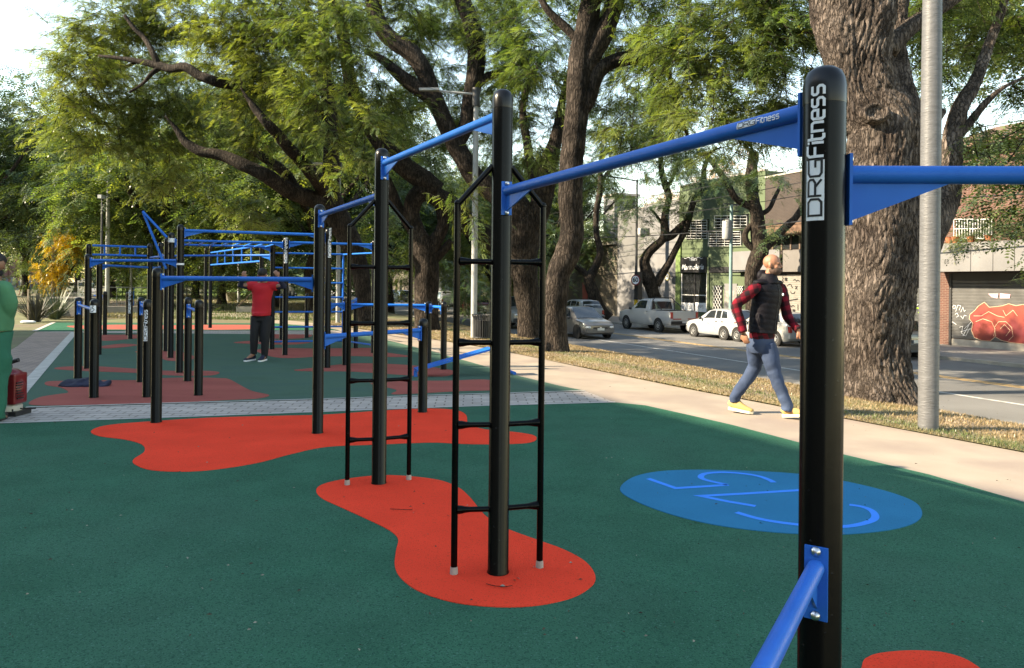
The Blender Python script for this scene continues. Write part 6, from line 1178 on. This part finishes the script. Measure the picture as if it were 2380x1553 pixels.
lamp('slim grey lamp post with a short arm behind the third tall black post', 785, 751, 26.4, 5.75, .075, arm=-.6, zb=0)
lamp('tallest pale floodlight mast on the left', 249, 720, 35, 7.7, .10, headk=.38, r2=.05); lamp('thinner floodlight mast to the right of the tallest one', 304, 720, 38, 6.75, .06, headk=.32, r2=.045)
lamp('thin dark post just left of the tallest floodlight mast', 235, 715, 31, 4.9, .05, m_=M_DARKMETAL, headk=.16); lamp('weathered timber utility pole standing behind the spiky plants', 124, 712, 40, 7.1, .12, m_=mat('timber', (.14,.115,.10), .9, .3, 5), arm=.5, name='utility_pole')
lamp('grey lamp post beside the round planter', 555, 703, 50, 7.2, .10); lamp('thin dark lamp post between the tall black posts of the monkey bars', 434, 695, 60, 5.5, .06, m_=M_DARKMETAL)
g_ = G(1119, 793, -.05); th = thing('litter_bin', 'black slatted metal litter bin beside the street lamp', 'litter bin', tuple(g_)); g_.y = 19.6; b = MB(); b.lathe((g_.x, g_.y, .0), [(.19,0),(.19,.5)], 20); b.build('liner', M_INT, th)
b = MB()
for i in range(22):
    a = 2*math.pi*i/22; c_ = Vector((math.cos(a), math.sin(a), 0)); P = [Vector((g_.x, g_.y, 0))+c_*r_+Vector((0,0,z)) for r_, z in ((.21,0),(.215,.35),(.22,.55),(.27,.66))]; b.tube(P, .014, 6)
for z, r_ in ((.05,.212),(.63,.25)): b.tube([Vector((g_.x+r_*math.cos(a), g_.y+r_*math.sin(a), z)) for a in [2*math.pi*i/24 for i in range(25)]], .014, 6)
b.build('slats', M_DARKMETAL, th, smooth=60)
# speed sign and its lamp pole, utility pole, wires across the avenue
SK = 24.6; P = TS(onplane(1478, 700, SK)[0], SK, -.93); th = thing('street_lamp', 'dark lamp pole with a yellow painted band and black box, carrying the speed sign', 'lamp post', tuple(P)); MB().lathe(P, [(.11,0),(.09,3),(.06,9)], 14).build('pole', M_DARKMETAL, th, smooth=50)
MB().lathe(P+Vector((0,0,.9)), [(.115,0),(.112,.75)], 14).build('yellow_band', mat('yellow_paint', (.65,.42,.02), .6), th); MB().box(P+Vector((0,0,2.35))+RD*-.25, (.45,.3,1.7), rot=math.atan2(RD.y, RD.x)).build('box', M_TRIM, th)
b = MB(); b.tube([P+Vector((0,0,8.9)), P+Vector((0,0,9.1))-RN*2.4], .04, 8); b.build('arm', M_DARKMETAL, th)
t_, z_ = onplane(1478, 651, SK-.3); S0 = TS(t_, SK-.32, z_); nS = Matrix(((-RD.x,0,-RN.x,S0.x),(-RD.y,0,-RN.y,S0.y),(0,1,0,S0.z),(0,0,0,1)))
nS = Matrix.Translation(S0)@Matrix.Rotation(R(26), 4, 'Z')@Matrix.Translation(-S0)@nS
sg_ = thing('speed_sign', 'round white speed limit sign reading 60 with a dark red ring', 'road sign', tuple(S0)); m = MB(); m.lathe((0,0,0), [(.33,-.012),(.33,.012)], 32); m.tf(nS); m.build('ring', mat('sign_red', (.18,.02,.03), .5), sg_); m = MB(); m.lathe((0,0,.014), [(.255,0),(.255,.004)], 32); m.tf(nS); m.build('face', M_WHITE, sg_); text('60', .40, sg_, M_BLACKP, nS@Matrix.Translation((0,0,.022)), bold=.010)
m = MB(); m.tube([S0, P+Vector((0,0,z_+.93))], .02, 6); m.build('bracket', M_DARKMETAL, sg_)
SK = 24.9; P = TS(onplane(Z7(1155,0)[0], 700, SK)[0], SK, -.93); th = thing('utility_pole', 'pale teal utility pole with a grey transformer box in front of the green shop', 'pole', tuple(P)); zt = onplane(Z7(1155,0)[0], Z7(0,350)[1], SK)[1]; MB().lathe(P, [(.10,0),(.075,zt+.93)], 12).build('pole', mat('teal_pole', (.16,.27,.27), .6), th, smooth=50)
zt2 = onplane(Z7(1130,0)[0], Z7(0,538)[1], SK)[1]; P2 = TS(onplane(Z7(1131,0)[0], 600, SK-.2)[0], SK-.25, zt2); b = MB(); b.lathe(P2-Vector((0,0,.5)), [(.2,0),(.24,.08),(.24,.9),(.2,1.0)], 14); b.build('transformer', M_GALV2, th, smooth=50)
for k, dz in enumerate((0,.35,-.5)): b = MB(); b.box(P+Vector((0,0,zt+.6+dz)), (1.0,.06,.06), rot=math.atan2(RN.y, RN.x)); b.build('crossarm', M_TRIM, th)
for i, (s_, z0, z1, lab) in enumerate([(24.6, 7.0, 7.2, 'highest thin cable along the far pavement'), (24.9, 6.5, 6.4, 'second thin cable along the far pavement'), (25.2, 5.9, 6.0, 'third thin cable along the far pavement'), (25.0, 4.6, 4.9, 'lowest thick cable along the far pavement')]):
    b = MB(); pts = [TS(-10+i_*3.5, s_, z0+(z1-z0)*i_/30+.35*((i_ % 8)/8-.5)**2*4-.3) for i_ in range(32)]; b.tube(pts, .018 if i < 3 else .03, 5); tag(b.build('power_cable', M_TRIM, loc=tuple(pts[0])), lab, 'cable', 'cables along the far pavement')
# spiky plants
M_FLAX = mat('flax_leaf', (.10,.13,.075), .5, .3, 3, stretch=(8,8,1)); M_FLAXD = mat('bronze_flax_leaf', (.06,.055,.04), .5, .3, 3)
def flax(px, py, n, h, m, label, lean=0):
    g_ = G(px, py); b = MB(); rs = random.Random(int(px))
    for i in range(n):
        a = rs.random()*6.28; el = R(rs.uniform(35, 88)); L = h*rs.uniform(.6,1.15); d = Vector((math.cos(a)*math.cos(el), math.sin(a)*math.cos(el), math.sin(el))); s_ = Vector((-math.sin(a), math.cos(a), 0))*rs.uniform(.018,.034); p0 = g_+Vector((math.cos(a), math.sin(a), 0))*rs.random()*.18; V = []
        for k in range(6):
            u = k/5; p = p0+d*L*u+Vector((math.cos(a), math.sin(a), -1))*(L*.28*u**2.6*(1.25-math.sin(el)) if rs.random() < 2 else 0); w_ = (1-u)**.6*(1 if k else .7)+.03; V += [p+s_*w_, p-s_*w_]
        b.add(V, [(k*2, k*2+1, k*2+3, k*2+2) for k in range(5)])
    t = b.build('flax_plant', m, loc=tuple(g_)); return tag(t, label, 'plant')
flax(82, 748, 120, 1.15, M_FLAXD, 'bronze leaved spiky flax plant, left of the pair at the pad edge'); flax(128, 742, 150, 1.25, M_FLAX, 'grey green spiky flax plant, right of the pair at the pad edge'); flax(104, 738, 90, .9, M_FLAXD, 'low dark spiky plant between the two larger flax plants')
g_ = G(82, 748); b = MB(); b.box((g_.x-.05, g_.y-.3, .55), (.05,.05,1.15)); tag(b.build('wooden_stake', mat('stake', (.35,.28,.2), .8), loc=(g_.x-.05, g_.y-.3, 0)), 'thin wooden stake in front of the spiky plants', 'stake')
g_ = G(62, 752); m = MB(); oell(m, g_+Vector((0,0,.05)), (Vector((.22,0,0)), Vector((0,.1,0)), Vector((0,0,.06)))); oell(m, g_+Vector((.15,.03,.05)), (Vector((.14,0,0)), Vector((0,.1,0)), Vector((0,0,.05)))); tag(solid(m, 'plastic_bag', M_WHITE, None, .02, 1, tuple(g_)), 'crumpled white plastic bag on the soil by the flax plants', 'litter')
# park furniture behind the pads
g_ = G(158, 738); b = MB(); b.box((g_.x, g_.y+.5, .36), (1.5,1.0,.72)); b.box((g_.x, g_.y+.5, .75), (1.56,1.06,.06)); tag(b.build('concrete_planter', M_WALK, loc=tuple(g_)), 'grey concrete planter box behind the spiky plants', 'planter')
g_ = G(192, 716); th = thing('information_panel', 'small white information panel with a dark blue heading beside the blue posts', 'sign', tuple(g_)); b = MB(); b.box((g_.x, g_.y, .72), (.52,.06,1.4)); b.build('panel', M_WHITE, th); b = MB(); b.box((g_.x, g_.y-.034, 1.22), (.42,.006,.2)); b.build('panel_heading', mat('dark_blue_print', (.03,.06,.12), .5), th)
g_ = G(535, 701); th = thing('round_planter', 'big pale round planter holding a leafy bush near the dark tree', 'planter', tuple(g_)); b = MB(); b.lathe(g_, [(.22,0),(.36,.3),(.42,.62),(.46,.66)], 20); b.build('pot', M_CONC, th, smooth=40); crown(th, [((g_.x, g_.y, 1.35), (.75,.7,.65), 1.6, .35)], M_LEAF, .22, 12, .25, .2, 2, twigs=False, name='bush')
g_ = G(572, 727); th = thing('low_platform', 'low grey concrete block with a slanting pole, left of the man in red', 'bench', tuple(g_)); b = MB(); b.box((g_.x+.1, g_.y+.4, .14), (1.1,.9,.28)); b.build('block', M_CONC, th); b = MB(); b.tube([(g_.x-.4, g_.y, .28),(g_.x+.4, g_.y+.1, 1.1)], .03, 8); b.build('slanting_pole', M_WOODW, th)
g_ = G(290, 733); th = thing('low_wall', 'long low concrete wall behind the far pads', 'wall', tuple(g_)); a, c_ = G(205,728), G(345,728); wallseg(a, c_, 0, .30, .35, M_WALK, 'wall_body', th)
a, c_ = G(190,712), G(350,712); th = thing('handrail', 'long horizontal grey green handrail behind the far pads', 'rail', tuple(a)); b = MB(); b.tube([a+Vector((0,0,1.05)), c_+Vector((0,0,1.05))], .03, 8); b.build('rail', M_GALV2, th)
for i in range(5): p = a.lerp(c_, i/4); MB().tube([p, p+Vector((0,0,1.05))], .025, 8).build('upright', M_BLUE if i == 3 else M_GALV2, th)
for (px, py, n_, h, w_, lab) in [(285, 690, 0, 1.9, 1.6, 'round light green bush on the lawn behind the lettered short post'),(330, 668, 1, 2.6, 3, 'wide bush far on the sunny lawn at left'),(462, 690, 0, 1.4, 1.5, 'clump of light grass like bush on the sunny lawn'),(505, 682, 2, 1.6, 1.6, 'small dark bush right of the grass clump'),(600, 700, 2, 1.5, 2.2, 'dark shrub behind the slanting pole'),(690, 690, 0, 1.6, 2.2, 'shrub seen through the wall of rungs'),(1080, 735, 2, 2.4, 1.6, 'leafy banana like shrub beside the street lamp'),(140, 690, 2, 1.4, 4, 'low dark shrub along the far side path'),(400, 684, 2, 1.8, 3, 'dark shrub behind the monkey bar posts')]:
    g_ = G(px, py, 0); g_.y = min(g_.y, 75); g_.x = ray(px, py).x*g_.y; th = thing('bush', lab, 'bush', tuple(g_)); crown(th, [((g_.x, g_.y, h*.5), (w_*.5, w_*.5, h*.5), 1.5, .6 if n_ == 0 else .2)], M_LEAF if n_ != 2 else M_LEAFD, .3, 12, .5, .1, 2, twigs=False, name='foliage'); MB().tube([g_, g_+Vector((0,0,h*.6))], .05, 6).build('stem', M_BARK3, th)
# verge with straw coloured grass
PE = [(2900,1180),(2640,1115),(2380,1052),(2100,999),(1850,952),(1602,905),(1400,864),(1266,836),(1150,812),(1000,788),(850,767),(740,752)]
E = [G(*p) for p in PE]; b = MB()
for e in E: t = e.dot(RD); s_ = e.dot(RN); 
V = []
for e in E:
    t, s_ = e.dot(RD), e.dot(RN)
    for k in range(7): s = s_+(8.95-s_)*k/6; p = TS(t, s, gz(s)+.012+.02*noise.noise(Vector((t*.8, s*1.3, 0)))); V.append(p)
b.add(V, [(i*7+j, i*7+j+1, (i+1)*7+j+1, (i+1)*7+j) for i in range(len(E)-1) for j in range(6)]); struct(b.build('dry_verge', M_DRY, smooth=60))
def blades(name, n, pos, h, mt, tint):
    P = np.array([pos() for _ in range(n)], dtype=np.float32); a = rng.uniform(0, 6.28, n); hh = h*rng.uniform(.4, 1.3, n); wv = rng.uniform(.002,.0045, n)*(1+P[:,1]*.06); ln = rng.uniform(.2, 1.2, n)
    d = np.stack([np.cos(a), np.sin(a)], 1); s_ = np.stack([-d[:,1], d[:,0]], 1); A_ = P.copy(); A_[:,:2] += s_*wv[:,None]; B_ = P.copy(); B_[:,:2] -= s_*wv[:,None]; T_ = P.copy(); T_[:,:2] += d*(hh*ln)[:,None]; T_[:,2] += hh
    V = np.stack([A_, B_, T_], 1).reshape(-1, 3); me = bpy.data.meshes.new(name); me.vertices.add(3*n); me.vertices.foreach_set('co', V.ravel().astype(np.float32)); me.loops.add(3*n); me.loops.foreach_set('vertex_index', np.arange(3*n, dtype=np.int32)); me.polygons.add(n); me.polygons.foreach_set('loop_start', np.arange(0,3*n,3,dtype=np.int32)); me.polygons.foreach_set('loop_total', np.full(n,3,dtype=np.int32)); me.update(calc_edges=True)
    at = me.color_attributes.new('tint','FLOAT_COLOR','POINT'); c = np.ones((n,3,4),dtype=np.float32); tt_ = tint(P, n); c[:,:,0] = tt_[:,None]; c[:,:,1] = rng.uniform(.6,1.3,n)[:,None]; at.data.foreach_set('color', c.ravel()); me.materials.append(mt); o = bpy.data.objects.new(name, me); C.objects.link(o); return o
M_STRAW = leafmat('straw', (.07,.12,.04), (.28,.205,.125), .25)
Ets = [(e.dot(RD), e.dot(RN)) for e in E]; Ets.sort()
def vpos():
    t = 2.2+(rng.random()**1.7)*26; i = 0
    while i < len(Ets)-2 and Ets[i+1][0] < t: i += 1
    (ta, sa), (tb, sb_) = Ets[i], Ets[i+1]; s0 = sa+(sb_-sa)*min(1, max(0, (t-ta)/(tb-ta))); s = s0-.03+rng.random()**1.2*(9.0-s0); p = TS(t, s, gz(s)+.015); return (p.x, p.y, p.z)
def vt_(P, n):
    sarr = P[:,0]*RN.x+P[:,1]*RN.y; f = np.clip(1.2-np.exp(-((sarr-7.0)/.28)**2)*1.0+rng.normal(size=n)*.18, 0, 1); return f
struct(blades('dry_grass', 90000, vpos, .030, M_STRAW, vt_), 'stuff')
# lawn tufts round the park (far) and litter on the pads
def lpos(): 
    Y = 28+rng.random()**1.5*45; x = -.62*Y+rng.random()*(.45*Y); return (x, Y, 0)
struct(blades('park_grass', 50000, lpos, .09, M_STRAW, lambda P, n: np.clip(.35+.5*np.sin(P[:,0]*.4+P[:,1]*.3)+rng.normal(size=n)*.2, 0, 1)), 'stuff')
b = MB(); rs = random.Random(5)
spots = [(436,1297,.03),(953,1367,.022),(1290,1437,.016),(832,1398,.014),(1204,1344,.03),(1196,1349,.022),(1168,1362,.03),(1241,1318,.016),(608,1102,.02),(288,1105,.016)]
for (px, py, r_) in spots: 
    g_ = G(px, py, .014); a = rs.random()*3; d = Vector((math.cos(a), math.sin(a), 0)); s_ = Vector((-d.y, d.x, 0)); b.add([g_-d*r_*.5, g_+s_*r_*.22+Vector((0,0,.006)), g_+d*r_*.5, g_-s_*r_*.22], [(0,1,2,3)])
for i in range(110):
    px = rs.uniform(-100, 2380); py = 960+rs.random()**1.6*560; g_ = G(px, py, .013); r_ = rs.uniform(.008,.022); a = rs.random()*3; d = Vector((math.cos(a), math.sin(a), 0)); s_ = Vector((-d.y, d.x, 0)); b.add([g_-d*r_*.5, g_+s_*r_*.25+Vector((0,0,.005)), g_+d*r_*.5, g_-s_*r_*.25], [(0,1,2,3)])
struct(b.build('leaf_litter', mat('pale_litter', (.24,.22,.17), .9, .5, 30)), 'stuff')
b = MB()
for i in range(260):
    px = rs.uniform(-100, 2380); py = 800+rs.random()**1.3*700; g_ = G(px, py, .013); r_ = rs.uniform(.01,.03); a = rs.random()*3; d = Vector((math.cos(a), math.sin(a), 0)); s_ = Vector((-d.y, d.x, 0)); b.add([g_-d*r_*.5, g_+s_*r_*.15+Vector((0,0,.005)), g_+d*r_*.5, g_-s_*r_*.15], [(0,1,2,3)])
struct(b.build('dark_leaf_litter', mat('dark_litter', (.05,.035,.022), .9, .5, 30)), 'stuff')
for (pts, lab) in [([(1130,1357),(1150,1362),(1175,1364),(1190,1361)], 'curved dry twig on the red patch in front of the near ladder'), ([(907,1183),(930,1184),(958,1185)], 'straight thin twig on the red patch between the ladders')]:
    b = MB(); P = [G(x, y, .016) for x, y in pts]; b.tube(P, .002, 6); tag(b.build('twig', M_BARK2, loc=tuple(P[0])), lab, 'twig')
# distant woodland closing the horizon
wb_ = [((x, 150+20*math.sin(x*.05), 3.5), (11, 6, 5.5), 1.0, .3) for x in range(-190, 160, 9)]
P, yw, pt_, tt_, sz, tw = sprays(wb_, 1.7, 10, 12.0, .3); struct(frond_mesh('distant_woodland', P, yw, pt_, rng.uniform(-.6,.6,len(P)), sz, tt_, M_LEAFD, None, 3), 'stuff')
